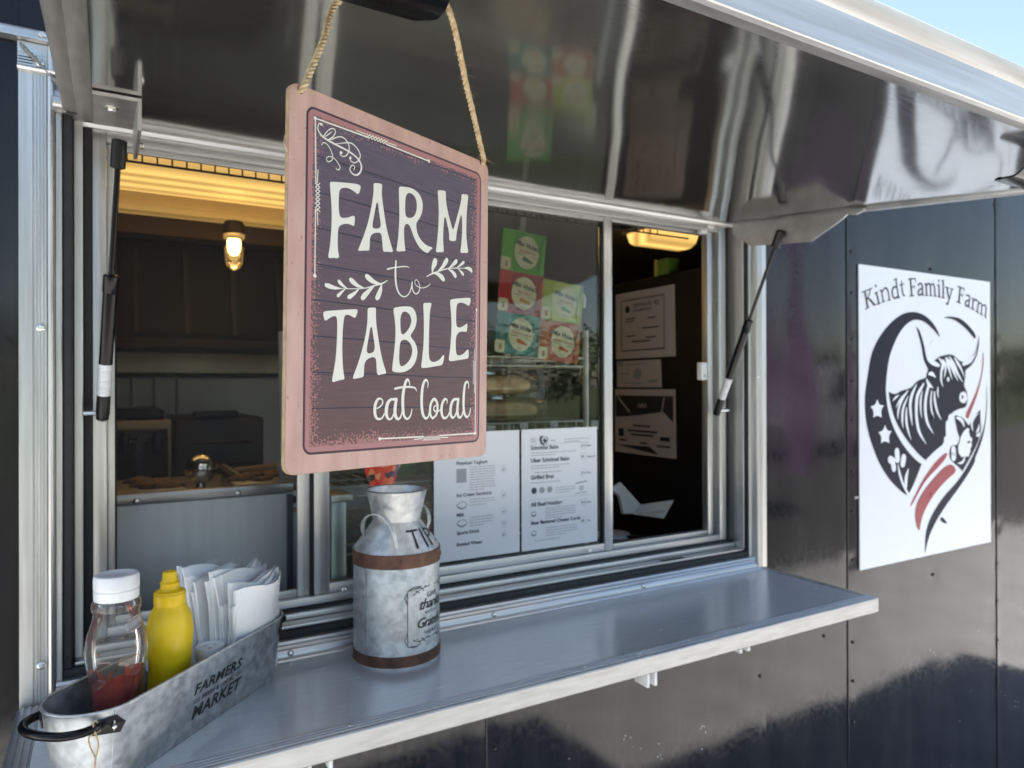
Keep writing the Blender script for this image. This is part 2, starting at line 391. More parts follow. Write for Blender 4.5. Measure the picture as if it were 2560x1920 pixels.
# belt rail at upper left
rail = MB().px([(-.001, 2.1285), (-.016, 2.131), (-.016, 2.1345), (-.009, 2.137), (-.009, 2.1455), (-.006, 2.149), (-.001, 2.149)], -1.9, -.055).build('belt_rail', ALU_X, TR)
MB().lathe([(0.0001, 0), (.006, 0), (.005, .003), (.0025, .0042), (.0001, .003)], (0, 0, 0), 14).xf(lambda p: Vector((-.079+p.x, -.009-p.z, 2.1415+p.y))).build('screw', ZINC, rail)

# ---- hatch frame (the aluminium surround on the outer wall)
HF = TR
def ribs(a0, a1, n, h, base):
    """profile points across a ribbed strip: (a, y)"""
    pts = []
    for i in range(n):
        t0 = a0+(a1-a0)*i/n; w_ = (a1-a0)/n
        pts += [(t0+w_*.12, base), (t0+w_*.2, base-h), (t0+w_*.8, base-h), (t0+w_*.88, base)]
    return pts
def trim_prof(sgn, e0):
    """outer edge at e0, going inwards by sgn: flange, ribbed strip, rounded lip"""
    p = [(0, .002), (0, -.004), (.0005, -.005), (.018, -.005), (.0185, -.0035), (.0195, -.0035)]
    p += ribs(.0195, .0370, 4, .0012, -.0045)
    p += [(.0372, -.006), (.0385, -.0105), (.0415, -.0125), (.0445, -.0105), (.046, -.006), (.047, .004), (.047, .03), (.0, .03)]
    return [(e0+sgn*a, y) for a, y in p]
ZT = 2.128
fl = MB().pz(trim_prof(1, FX0), SHZ-.006, ZT-.002).build('hatch_trim', ALU_Z, HF, 30)
fr_ = MB().pz(list(reversed(trim_prof(-1, FX1))), SHZ-.004, ZT-.002).build('hatch_trim', ALU_Z, HF, 30)
MB().px([(y-.0005, z) for z, y in [(ZT+.0006-a, y) for a, y in [(b[0]-FX0, b[1]) for b in trim_prof(1, FX0)]]], FX0-.0008, FX1+.0008).build('hatch_trim', ALU_X, HF, 30)
# caulk along the mitre at the upper left
cb = MB()
for i in range(26):
    t = i/25; q = Vector((FX0+.004+.052*t, -.0085-.004*random.random(), ZT-.006-.056*t)); cb.ball(q, .0022+.0016*random.random(), 7, 5)
cb.build('caulk', mat('grey_caulk', (.24, .235, .22), .8), fl, 180)
for z in (2.098, 1.6905, 1.170):
    MB().lathe([(0.0001, 0), (.0068, 0), (.0064, .0018), (.0045, .0036), (.0028, .0042), (.0024, .003), (.0001, .003)], (0, 0, 0), 18).xf(lambda p: Vector((FX0+.0285+p.x, -.0057-p.z, z+p.y))).build('screw', ZINC, fl, 60)
q = atY(1893, 941, -.006); MB().lathe([(0.0001, 0), (.0065, 0), (.005, .003), (.0001, .0042)], (0, 0, 0), 14).xf(lambda p: Vector((q.x+p.x, -.006-p.z, q.z+p.y))).build('screw', ZINC, fr_, 60)
# stepped jambs: white face, foam gasket, aluminium, gap, window frame
JX0, JX1 = FX0+.047, FX1-.047
def upr(name, x0, x1, y0, y1, m, z0, z1, par=HF, bev=.0012): return MB().box(x0, x1, y0, y1, z0, z1, bev, 1).build(name, m, par)
zb, zt = 1.142, 2.062
upr('jamb', JX0, -.0545, .002, .09, ALU_Z, zb-.022, zt+.02); upr('jamb', 1.499, JX1, .002, .09, ALU_Z, zb-.01, zt+.02)
upr('gasket', -.0542, -.0405, .004, .088, RUB, 1.153, zt+.01, bev=.003); upr('gasket', 1.4935, 1.4990, .003, .088, RUB, 1.150, zt+.01, bev=.001)
upr('jamb', -.0398, -.0272, .030, .088, ALU_Z, 1.16, zt); upr('jamb', 1.4880, 1.4932, .012, .088, ALU_Z, 1.156, zt)
upr('jamb', -.0268, -.0140, .058, .088, RUB, 1.16, zt); upr('jamb', 1.4700, 1.4878, .066, .088, RUB, 1.156, zt)
# sill steps
def sill(name, y0, y1, z0, z1, m, bev=.0012, x0=-.0538, x1=1.4985): return MB().box(x0, x1, y0, y1, z0, z1, bev, 2).build(name, m, HF)
sill('sill_gasket', .004, .058, 1.1405, 1.1530, RUB, .002)
sill('sill_channel', .012, .056, 1.1535, 1.1600, ALU_X, .0015, -.039); sill('sill_channel', .040, .056, 1.1602, 1.1715, ALU_X, .003, -.0265, 1.4875)
sill('sill_gasket', .050, .062, 1.1595, 1.1765, RUB, .002, -.0265, 1.4875)
lw = MB().px([(.05, 1.1402), (.004, 1.1402), (-.006, 1.1385), (-.0085, 1.1345), (-.0068, 1.1305), (-.0075, 1.1295), (-.0100, 1.1265), (-.0085, 1.1235), (-.0095, 1.1220), (-.0125, 1.1180), (-.0135, 1.1135), (-.0135, SHZ-.001), (.05, SHZ-.001)], JX0+.0003, JX1-.0003).build('sill_trim', ALU_X, HF, 25)
for px in (632+95, 1235, 1606+4):
    q = atY(px, {727: 1636, 1235: 1536, 1610: 1466}[px], -.013)
    MB().lathe([(0.0001, 0), (.0058, 0), (.005, .0022), (.0028, .0038), (.0001, .0036)], (0, 0, 0), 14).xf(lambda p: Vector((q.x+p.x, -.0125-p.z, 1.1185+p.y))).build('screw', ZINC, lw, 60)
# drain slot on the sill
q = atY(1680, 1392, .03); MB().box(q.x-.045, q.x+.03, .014, .03, 1.1600, 1.1606).build('drain_slot', mat('drain_dark', (.10, .10, .08), .6, .4), HF, 0)
# head of the window opening
MB().px([(.088, 2.064), (.03, 2.064), (.03, 2.052), (.038, 2.046), (.045, 2.046), (.045, 2.036), (.05, 2.030), (.088, 2.030)], -.0538, 1.4985).build('head_frame', ALU_X, HF, 25)

# ---- window: frame, sashes, panes, screen, latch
WIN = TR
GY = .077
GZ0, GZ1 = 1.2125, 2.0085
def wbar(name, x0, x1, z0, z1, y0, y1, m=ALU_Z, par=WIN): return MB().box(x0, x1, y0, y1, z0, z1, .0015, 2).build(name, m, par)
wbar('window_frame', -.0138, .0065, 1.178, 2.036, .056, .095); wbar('window_frame', 1.4455, 1.4698, 1.178, 2.036, .056, .095)
wbar('window_frame', .0067, 1.4453, 2.0085+.004, 2.034, .058, .095, ALU_X); wbar('window_frame', .0067, 1.4453, 1.178, 1.1935, .056, .095, ALU_X)
# screen sash (left)
wbar('screen_frame', .0070, .0185, 1.194, 2.012, .070, .078); wbar('screen_frame', .3241, .3478, 1.194, 2.012, .070, .078)
wbar('screen_frame', .0187, .3239, 1.194, 1.2085, .070, .078, ALU_X); wbar('screen_frame', .0187, .3239, 2.003, 2.012, .070, .078, ALU_X)
MB().box(.0187, .3239, .0735, .0741, 1.2087, 2.0028).build('insect_screen', SCREEN, WIN, 0)
wbar('screen_gasket', .0187, .0215, 1.2087, 2.0028, .0715, .0733, BLK); wbar('seal_strip', .3482, .3545, 1.194, 2.012, .074, .08, RUB)
# fixed pane in the middle
wbar('sash', .3548, .3846, 1.194, 2.012, .064, .084); wbar('sash', 1.0615, 1.0862, 1.194, 2.012, .064, .084)
wbar('sash', .3848, 1.0613, 1.194, 1.2125, .065, .084, ALU_X); wbar('sash', .3848, 1.0613, 2.0005, 2.012, .065, .084, ALU_X)
wbar('glazing_bead', 1.0553, 1.0613, 1.2127, 2.0003, .069, .078, BLK)
MB().box(.3846, 1.0555, .0745, .0785, 1.2125, 2.0005).build('pane', GLASS, WIN, 0)
# sliding sash on the right, set behind
wbar('sash', 1.0864, 1.0930, 1.194, 2.012, .085, .1, ALU_Z); wbar('sash', 1.4140, 1.4330, 1.194, 2.012, .068, .09)
wbar('sash', 1.0932, 1.4138, 1.194, 1.2065, .072, .09, ALU_X); wbar('sash', 1.0932, 1.4138, 2.0050, 2.012, .072, .09, ALU_X)
wbar('seal_strip', 1.4332, 1.4452, 1.194, 2.012, .078, .092, ALU)
q = atY(1753, 928, .065); lt_ = MB().box(q.x-.012, q.x+.011, .052, .07, q.z-.0235, q.z+.0235, .003).build('latch', WHITEP, WIN)
wbar('latch_screw', q.x-.004, q.x+.004, q.z-.017, q.z-.009, .0505, .0522, ALU, lt_)
# roller clips at the head of the right sash
for px, py in ((1757, 579), (1775, 566)):
    q = atY(px, py, .06); wbar('roller_clip', q.x-.014, q.x+.010, q.z-.006, q.z+.006, .052, .066, WHITEP)
# screws on the sash rails
for px, py in ((860, 1475), (1476, 1378)):
    q = atY(px, py, .055); MB().ball((q.x, .056, q.z), .0055, 10, 6, (1, .5, 1)).build('screw', ZINC, WIN, 180)

# ---- awning flap
FL_SL = math.tan(R(6.4)); FL_Z = 2.024
def fz(y): return FL_Z+FL_SL*y
FXa, FXb, FYo = -.052, 1.452, -.884
FLAP = MB().box(FXa+.004, FXb-.004, FYo+.006, -.012, .004, .030).xf(lambda p: Vector((p.x, p.y, p.z+fz(p.y)))).build('awning_flap', mat('flap_core', (.05, .05, .05), .6), TR, 0)
def wav(x, y):
    a = noise.noise(Vector((x*2.6, y*4.0, 3.3))); b = noise.noise(Vector((x*5.5, y*4.5, 9.1))); c = noise.noise(Vector((x*1.1, y*1.6, 6.1)))
    e = min(1, (-y)/.10)*min(1, (y+.87)/.05+.2)
    return (.0027*a+.0008*b+.0006*c)*max(.12, e)
def sheetf(u, v):
    x = -.0118+(1.4295+.0118)*u; y = -.008-(.8625-.008)*v
    return (x, y, fz(y)+wav(x, y)+.0008)
MB().grid(sheetf, 110, 66).build('underside_sheet', SHEET, FLAP, 179, fixn=False)
def ftrim(name, x0, x1, y0, y1, z0, z1, m, bev=.0012):
    return MB().box(x0, x1, y0, y1, z0, z1, bev, 2).xf(lambda p: Vector((p.x, p.y, p.z+fz(p.y)))).build(name, m, FLAP)
ftrim('edge_trim', -.0330, -.0119, -.862, -.016, -.0035, .0045, ALU_DY); ftrim('edge_trim', -.052, -.0334, -.905, -.030, .0035, .012, ALU_DY)
ftrim('edge_trim', 1.4297, 1.4520, -.884, -.012, -.0040, .022, ALU)
ftrim('front_trim', -.052, 1.4520, -.8840, -.8615, -.0035, .0355, ALU_DULL)
# bright fascia and its drip lip
MB().px([(-.8842, 1.9165), (-.8895, 1.9175), (-.8905, 1.9185), (-.8908, 1.9540), (-.8935, 1.9570), (-.9000, 1.9665), (-.9006, 1.9700), (-.8990, 1.9720), (-.8842, 1.9740)], FXa-.002, FXb+.002).build('fascia', noisy(mat('fascia_aluminium', (.72, .72, .71), .34, .55), (.52, .505, .475), (.70, .70, .695), 10, (.5, 14, 14), 7, (.34, .5), .12, .0008), FLAP, 25)
# hinge
MB().tube([(-.0655, -.012, 2.040), (1.47, -.012, 2.040)], .0105, 16).build('hinge_barrel', ALU_X, FLAP)
MB().box(-.0655, 1.47, -.004, .03, 2.030, 2.064, .002).build('hinge_leaf', ALU_X, TR)
# black pull handles under the flap: an S-shaped strip run along X
def handle(x0, x1):
    P = spline([(-.849, -.002), (-.829, -.003), (-.815, -.008), (-.805, -.022), (-.793, -.032), (-.775, -.034), (-.759, -.033)], 5)
    up = [(a, b+.0028) for a, b in P]; prof = P+up[::-1]; n = len(prof); xs = [x0+.0, x0+.004, x0+.014]+[x0+(x1-x0)*k/6 for k in range(1, 6)]+[x1-.014, x1-.004, x1]
    m_ = MB()
    for i, x in enumerate(xs):
        e = min(x-x0, x1-x); cut = .016*max(0, 1-e/.014)**2
        for a, b in prof:
            aa = min(a, -.759-cut); m_.v.append((x, aa, fz(aa)+b))
    for i in range(len(xs)-1):
        for j in range(n): m_.f.append((i*n+j, i*n+(j+1) % n, (i+1)*n+(j+1) % n, (i+1)*n+j))
    m_.f.append(tuple(range(n))); m_.f.append(tuple((len(xs)-1)*n+j for j in reversed(range(n))))
    return m_.build('pull_handle', BLKG, FLAP, 40)
handle(.070, .240); handle(1.150, 1.32)
# strut brackets
def bolt(c, ax, par, r=.006, h=.005):
    c = Vector(c); ax = Vector(ax).normalized(); a = ax.orthogonal().normalized(); b = ax.cross(a); m_ = MB()
    m_.lathe([(0.0001, 0), (r*1.5, 0), (r*1.5, .0012)], (0, 0, 0), 16).lathe([(0.0001, .0012), (r, .0012), (r, h), (r*.8, h+.0012), (0.0001, h+.0012)], (0, 0, 0), 6)
    return m_.xf(lambda p: c+a*p.x+b*p.y+ax*p.z).build('bolt', ZINC, par, 30)
bl = MB()
ya, yb = -.012, -.205
bl.prism([(ya, -.001), (yb, -.001), (yb, -.006), (ya, -.006)], lambda a, b: (-.0115, a, fz(a)+b), lambda a, b: (.048, a, fz(a)+b))
bl.prism([(yb, -.0062), (yb+.002, -.045), (-.12, -.060), (-.05, -.060), (-.02, -.03), (-.02, -.0062)], lambda a, b: (.043, a, fz(a)+b), lambda a, b: (.048, a, fz(a)+b))
bl.build('strut_bracket', ALU, FLAP, 20)
bolt((.012, -.145, fz(-.145)-.006), (0, 0, -1), FLAP); bolt((.048, -.10, fz(-.10)-.047), (1, 0, 0), FLAP, .0045, .006)
br = MB()
br.prism([(-.010, -.0045), (-.345, -.0045), (-.325, -.020), (-.245, -.064), (-.070, -.064), (-.012, -.030)], lambda a, b: (1.4245, a, fz(a)+b), lambda a, b: (1.4292, a, fz(a)+b))
br.build('strut_bracket', ALU, FLAP, 20)
br2 = MB().prism([(-.345, -.0042), (-.345, -.011), (-.36, -.013), (-.38, -.006), (-.38, -.002)], lambda a, b: (1.4180, a, fz(a)+b), lambda a, b: (1.4290, a, fz(a)+b)); br2.build('bracket_lip', ALU, FLAP, 20)
bolt((1.4243, -.165, fz(-.165)-.052), (-1, 0, 0), FLAP, .0045, .006)
# gas struts
def strut(top, bot):
    top = Vector(top); bot = Vector(bot); d = bot-top; ln = d.length; d /= ln
    root = MB().tube([top+d*.02, top+d*(ln*.47)], .0042, 12).build('gas_strut', BLKG, TR)
    MB().tube([top-d*.014, top-d*.012, top+d*.004, top+d*.028, top+d*.030], [.006, .0105, .0108, .0105, .006], 14).build('end_fitting', BLK, root)
    MB().tube([top+d*(ln*.455), top+d*(ln*.46), top+d*(ln*.52), top+d*(ln*.525)], [.0090, .0112, .0112, .0104], 18).build('cylinder_collar', BLKG, root)
    MB().tube([top+d*(ln*.522), top+d*(ln*.86)], .0100, 18).build('cylinder', BLKG, root)
    MB().tube([top+d*(ln*.80), top+d*(ln*.925)], .0101, 18).build('sticker', noisy(mat('strut_sticker', (.7, .71, .72), .3), (.50, .51, .53), (.78, .79, .8), 60, (1, 1, 6)), root)
    MB().tube([top+d*(ln*.925), top+d*(ln*.93), top+d*(ln*1.0), top+d*(ln*1.025), top+d*(ln*1.032)], [.0095, .0098, .0102, .009, .004], 16).build('end_fitting', BLK, root)
    return root
strut((.0222, -.100, 1.9570), (.0005, .025, 1.5560)); strut((1.4140, -.165, 1.9590), (1.4210, .040, 1.5310))
for x, z in ((-.012, 1.556), (1.436, 1.531)): MB().tube([(x-.02, .035, z), (x+.02, .035, z)], .0042, 10).build('ball_stud', ZINC, TR)

# ---- serving shelf
SX0, SX1, SY0 = -.112, 1.536, -.337
shelf = MB().box(SX0+.03, SX1-.02, SY0+.030, -.0137, SHZ-.020, SHZ).build('serving_shelf', SHELF, TR, 0)
pr = [(SY0, SHZ-.030), (SY0+.002, SHZ-.032), (SY0+.03, SHZ-.032), (SY0+.0299, SHZ+.0012)]
for i in range(3):
    y1 = SY0+.0285-i*.0075; pr += [(y1, SHZ+.0012), (y1-.001, SHZ+.0026), (y1-.0048, SHZ+.0026), (y1-.0058, SHZ+.0012)]
pr += [(SY0+.0045, SHZ+.0014), (SY0+.0015, SHZ+.0010), (SY0, SHZ-.001)]
MB().px(pr, SX0, SX1).build('front_edge', noisy(mat('edge_aluminium', (.5, .5, .49), .5, .75), (.40, .395, .385), (.55, .545, .535), 30, (.6, 4, 4), 6, (.4, .6), .1, .0005), shelf, 20)
for sx, sg in ((SX0, 1), (SX1, -1)):
    wd_ = .030 if sg > 0 else .020
    p2 = [(sx, SHZ-.0215), (sx+sg*wd_, SHZ-.0215), (sx+sg*(wd_-.0005), SHZ+.0012)]
    if sg > 0:
        for i in range(3):
            t = sx+.0280-i*.0085; p2 += [(t, SHZ+.0012), (t-.001, SHZ+.0030), (t-.0055, SHZ+.0030), (t-.0065, SHZ+.0012)]
    else: p2 += [(sx-.012, SHZ+.0012), (sx-.011, SHZ+.0022), (sx-.006, SHZ+.0022), (sx-.005, SHZ+.0012)]
    p2 += [(sx, SHZ+.0010)]
    MB().prism(p2, lambda a, b: (a, SY0+.0305, b), lambda a, b: (a, -.0140, b)).build('end_edge', ALU, shelf, 20)
MB().px([(-.0142, SHZ+.0002), (-.0142, SHZ+.0032), (-.018, SHZ+.0032), (-.0195, SHZ+.0018), (-.0225, SHZ+.0030), (-.0260, SHZ+.0030), (-.0280, SHZ+.0002)], SX0+.031, SX1-.021).build('back_edge', ALU_X, shelf, 20)
MB().box(SX0+.031, SX1-.021, SY0+.0305, -.0145, SHZ-.030, SHZ-.0205).build('underside', ALU_DULL, shelf, 0)
for px, py in ((868, 1807), (1443, 1663), (1834, 1569), (1600, 1637)):
    q = hit(px, py, (0, 0, SHZ), (0, 0, 1)); MB().ball((q.x, SY0+.018, SHZ+.0026), .0038, 10, 6, (1, 1, .5)).build('rivet', ZINC, shelf, 180)
for x, hgt in ((.246, .022), (.276, .022), (.862, .034), (.880, .034), (1.105, .018), (1.128, .018)):
    MB().box(x, x+.006, SY0+.018, SY0+.055, SHZ-.032-hgt, SHZ-.0325, .0015).build('bracket', WHITEP, shelf)
for x in (.18, .90, 1.48): MB().prism([(-.02, SHZ-.033), (-.16, SHZ-.033), (-.02, SHZ-.19)], lambda a, b: (x, a, b), lambda a, b: (x+.004, a, b)).build('bracket', ALU_DULL, shelf, 0)
MB().box(.245, .280, SY0+.040, SY0+.052, SHZ-.052, SHZ-.040, .001).build('bracket', ALU_DULL, shelf)

# ================================================================== hanging sign
SA = Vector((.1245, -.757, 1.8353)); _ex = Vector((.9216, .3880, 0)).normalized(); _z = Vector((0, 0, 1))
SE1 = (_ex-_z*.0165).normalized(); SE2 = (_z+_ex*.0165).normalized(); SN = Vector((_ex.y, -_ex.x, 0))
SW, SH = .2436, .3042
def sw(x, y, h=0): return SA+SE1*x+SE2*y+SN*h
def spx(x, y):
    d = hit(x, y, SA, SN)-SA; return (d.dot(SE1), d.dot(SE2))
def zoomer(fn, ox, oy, sc): return lambda pts: [fn(ox+x/sc, oy+y/sc) for x, y in pts]
SIGN = empty('hanging_sign', sw(SW/2, -SH), 'pink bordered plaque reading FARM to TABLE eat local, hung on twine', 'sign')
def rrect(x0, x1, y0, y1, r, n=6):
    o = []
    for cx, cy, a0 in ((x1-r, y1-r, 0), (x0+r, y1-r, 90), (x0+r, y0+r, 180), (x1-r, y0+r, 270)):
        for i in range(n+1):
            a = R(a0+90*i/n); o.append((cx+r*math.cos(a), cy+r*math.sin(a)))
    return o
PINK = noisy(mat('sign_pink_print', (.55, .33, .28), .5), g(184, 145, 132), g(205, 167, 153), 60, (1, 1, .25), 6, (.42, .6), .08, .0004)
def add_specks(m, col, scale, thr):
    b = bsdf(m); src = b.inputs['Base Color'].links[0].from_socket; v = coords(m, (1, 1, .45)); vo = N(m, 'ShaderNodeTexNoise', Scale=scale, Detail=2); L(m, v, vo.inputs['Vector'])
    gt = N(m, 'ShaderNodeMath', operation='GREATER_THAN'); gt.inputs[1].default_value = thr; L(m, vo.outputs[0], gt.inputs[0])
    mx = N(m, 'ShaderNodeMix', data_type='RGBA'); L(m, gt.outputs[0], mx.inputs[0]); L(m, src, mx.inputs[6]); mx.inputs[7].default_value = (*col, 1); L(m, mx.outputs[2], b.inputs['Base Color'])
add_specks(PINK, g(150, 104, 104), 420, .72)
WOODE = noisy(mat('board_edge', (.5, .36, .2), .7), g(150, 122, 96), g(180, 152, 120), 90)
core = MB().prism(rrect(0, SW, -SH, 0, .009), lambda a, b: sw(a, b, -.0042), lambda a, b: sw(a, b, -.0001)).build('board', WOODE, SIGN, 40)
fl_ = Flat(sw, 0); fl_.poly(rrect(.0003, SW-.0003, -SH+.0003, -.0003, .009)); fl_.build('border_print', PINK, core)
c0, c1, c2, c3 = spx(765, 262), spx(1201, 432), spx(1199, 1105), spx(757, 1138)
bx0, bx1, by0, by1 = (c0[0]+c3[0])/2, (c1[0]+c2[0])/2, (c2[1]+c3[1])/2, (c0[1]+c1[1])/2
F_ = Flat(sw, .00008); F_.poly(rrect(bx0, bx1, by0, by1, .008)); F_.build('dark_line', mat('sign_dark_line', g(58, 34, 48), .45), core)
F_ = Flat(sw, .00016); F_.poly(rrect(bx0+.0019, bx1-.0019, by0+.0019, by1-.0019, .0062)); F_.build('inner_frame', mat('sign_mauve', g(170, 116, 114), .5), core)
# the dark planked field with worn edges (its own uv for wear)
ix0, ix1, iy0, iy1 = bx0+.0062, bx1-.0062, by0+.0062, by1-.0062
def plank_mat():
    m = mat('sign_planks', (.08, .06, .08), .5); b = bsdf(m); uv = N(m, 'ShaderNodeUVMap'); sp = N(m, 'ShaderNodeSeparateXYZ'); L(m, uv.outputs[0], sp.inputs[0])
    def mth(op, a, bb=None, c=None):
        n = N(m, 'ShaderNodeMath', operation=op)
        for i, q in enumerate((a, bb, c)):
            if q is None: continue
            if isinstance(q, (int, float)): n.inputs[i].default_value = q
            else: L(m, q, n.inputs[i])
        return n.outputs[0]
    u, v = sp.outputs[0], sp.outputs[1]
    dx = mth('MULTIPLY', mth('MINIMUM', u, mth('SUBTRACT', 1, u)), .72); dy = mth('MINIMUM', v, mth('SUBTRACT', 1, v)); d = mth('MINIMUM', dx, dy)
    mp = N(m, 'ShaderNodeMapping'); mp.inputs['Scale'].default_value = (.72, 1, 1); L(m, uv.outputs[0], mp.inputs['Vector'])
    n1 = N(m, 'ShaderNodeTexNoise', Scale=130, Detail=3); L(m, mp.outputs[0], n1.inputs['Vector'])
    n2 = N(m, 'ShaderNodeTexNoise', Scale=7, Detail=3); L(m, mp.outputs[0], n2.inputs['Vector'])
    mp3 = N(m, 'ShaderNodeMapping'); mp3.inputs['Scale'].default_value = (8, 120, 1); L(m, uv.outputs[0], mp3.inputs['Vector'])
    n3 = N(m, 'ShaderNodeTexNoise', Scale=1.0, Detail=5); L(m, mp3.outputs[0], n3.inputs['Vector'])
    # wear mask
    e = mth('MULTIPLY', d, 5.0); e = mth('MINIMUM', e, .40)
    q = mth('ADD', n1.outputs[0], mth('MULTIPLY', mth('SUBTRACT', n2.outputs[0], .5), .38)); q = mth('SUBTRACT', q, e)
    lowb = mth('MULTIPLY', mth('LESS_THAN', v, .09), .05); q = mth('ADD', q, lowb)
    wear = mth('GREATER_THAN', q, .47)
    vo = N(m, 'ShaderNodeTexVoronoi', Scale=72); L(m, mp.outputs[0], vo.inputs['Vector'])
    fl2 = mth('LESS_THAN', vo.outputs[0], mth('MULTIPLY', mth('SUBTRACT', n2.outputs[0], .34), .28))
    top, bot = g(88, 78, 92), g(98, 68, 64)
    mx = N(m, 'ShaderNodeMix', data_type='RGBA'); L(m, v, mx.inputs[0]); mx.inputs[6].default_value = (*bot, 1); mx.inputs[7].default_value = (*top, 1)
    mx1 = N(m, 'ShaderNodeMix', data_type='RGBA', blend_type='MULTIPLY'); mx1.inputs[0].default_value = .55; L(m, mx.outputs[2], mx1.inputs[6])
    L(m, ramp(m, n3.outputs[0], [(.3, (.6, .6, .6)), (.7, (1.15, 1.15, 1.15))]), mx1.inputs[7])
    mx2 = N(m, 'ShaderNodeMix', data_type='RGBA'); L(m, mth('MULTIPLY', fl2, .45), mx2.inputs[0]); L(m, mx1.outputs[2], mx2.inputs[6]); mx2.inputs[7].default_value = (*g(190, 176, 176), 1)
    mx3 = N(m, 'ShaderNodeMix', data_type='RGBA'); L(m, mth('MULTIPLY', wear, .85), mx3.inputs[0]); L(m, mx2.outputs[2], mx3.inputs[6]); mx3.inputs[7].default_value = (*g(166, 112, 108), 1)
    L(m, mx3.outputs[2], b.inputs['Base Color']); return m
pf = MB().grid(lambda u, v: sw(ix0+(ix1-ix0)*u, iy0+(iy1-iy0)*v, .00024), 1, 1).build('plank_field', plank_mat(), core, 0)
uvl = pf.data.uv_layers.new(name='UVMap')
for lp in pf.data.loops:
    d = pf.data.vertices[lp.vertex_index].co-SA; uvl.data[lp.index].uv = ((d.dot(SE1)-ix0)/(ix1-ix0), (d.dot(SE2)-iy0)/(iy1-iy0))
F_ = Flat(sw, .00028, 4e-6)
for k in range(9):
    yk = -.253+.0288*k
    if iy0 < yk < iy1:
        F_.stroke([(ix0+.002, yk), (ix0+.07, yk+.0004), (ix0+.15, yk-.0003), (ix1-.002, yk+.0003)], [.0009, .0012, .0008, .0010], 4, False)
        if k % 3 == 1: F_.stroke([(ix0+.002, yk-.0018), (ix0+.08, yk-.0012)], .0005, 3, False)
F_.build('plank_joint', mat('sign_joint', g(40, 40, 58), .6), core)
CREAM = mat('sign_cream_print', g(226, 222, 208), .5)
ZA = zoomer(spx, 800, 440, 5.53); ZB = zoomer(spx, 790, 640, 5.395); ZC = zoomer(spx, 790, 740, 5.395); ZD = zoomer(spx, 910, 930, 7.373); ZE = zoomer(spx, 760, 260, 6.506); ZF = zoomer(spx, 740, 260, 3.608)
def word(name, items, Z): # filled letters
    f = Flat(sw, .00034, 6e-6)
    for o, hs in items: f.smooth(Z(o), [Z(h) for h in hs])
    return f.build(name, CREAM, core)
LF = [(133,95),(150,78),(330,92),(480,105),(540,122),(562,150),(545,215),(530,248),(512,250),(470,215),(400,172),(340,160),(285,172),(262,210),(255,330),(255,450),(265,540),(285,575),(330,582),(400,572),(445,550),(470,552),(480,580),(476,640),(468,690),(455,692),(420,672),(360,658),(310,668),(270,690),(250,720),(243,800),(240,950),(248,1050),(262,1110),(250,1135),(220,1138),(190,1130),(150,1137),(118,1132),(108,1110),(130,1000),(145,850),(157,650),(158,480),(148,300),(135,150)]
LA = [(735,110),(748,98),(830,103),(853,118),(855,140),(848,230),(858,330),(885,530),(920,740),(960,890),(1005,1030),(1000,1050),(975,1053),(930,1046),(885,1050),(866,1035),(858,930),(852,850),(843,800),(820,785),(770,784),(720,800),(690,840),(684,930),(680,1015),(668,1033),(620,1030),(560,1035),(530,1036),(525,1020),(560,930),(610,800),(660,650),(705,440),(735,250),(738,170)]
LAh = [(787,365),(800,380),(808,470),(825,590),(838,660),(832,705),(810,724),(770,730),(735,722),(720,695),(725,640),(745,540),(765,430),(776,375)]
LR = [(1088,165),(1100,145),(1180,152),(1260,165),(1340,215),(1395,290),(1418,380),(1415,470),(1390,560),(1345,625),(1328,650),(1328,720),(1345,800),(1385,880),(1440,940),(1500,975),(1545,985),(1553,1000),(1530,1018),(1505,1045),(1485,1067),(1450,1055),(1390,1010),(1340,940),(1290,840),(1255,730),(1230,680),(1200,658),(1172,675),(1157,720),(1158,830),(1165,940),(1177,1020),(1172,1042),(1120,1040),(1075,1045),(1053,1035),(1058,990),(1075,880),(1087,730),(1095,550),(1090,350),(1086,230)]
LRh = [(1240,232),(1290,260),(1325,320),(1337,400),(1330,480),(1310,540),(1280,572),(1240,582),(1200,572),(1177,540),(1172,450),(1175,340),(1185,270),(1210,240)]
LM = [(1622,205),(1638,196),(1718,203),(1738,220),(1735,290),(1745,400),(1765,500),(1795,620),(1822,720),(1834,740),(1848,720),(1885,590),(1930,420),(1950,330),(1953,260),(1965,250),(2030,258),(2047,272),(2040,350),(2025,480),(2020,650),(2018,800),(2030,950),(2047,1050),(2035,1067),(1990,1062),(1950,1065),(1935,1050),(1950,950),(1960,800),(1962,650),(1957,560),(1947,538),(1937,560),(1915,650),(1890,760),(1880,840),(1880,880),(1868,898),(1840,902),(1800,897),(1780,880),(1782,800),(1770,730),(1745,620),(1733,575),(1723,563),(1714,580),(1703,700),(1697,850),(1702,970),(1708,1040),(1695,1055),(1650,1052),(1610,1057),(1597,1040),(1610,950),(1625,800),(1638,600),(1638,450),(1630,320)]
word('lettering', [(LF, []), (LA, [LAh]), (LR, [LRh]), (LM, [])], ZA)
TT = [(92,235),(105,210),(140,202),(300,190),(450,180),(545,177),(560,195),(548,245),(530,290),(515,297),(480,275),(440,256),(405,252),(380,270),(368,340),(355,500),(350,700),(355,900),(367,1040),(382,1100),(372,1128),(330,1132),(270,1148),(230,1162),(210,1150),(222,1080),(255,900),(270,750),(280,560),(283,400),(280,300),(262,270),(235,270),(190,290),(150,320),(122,333),(108,320)]
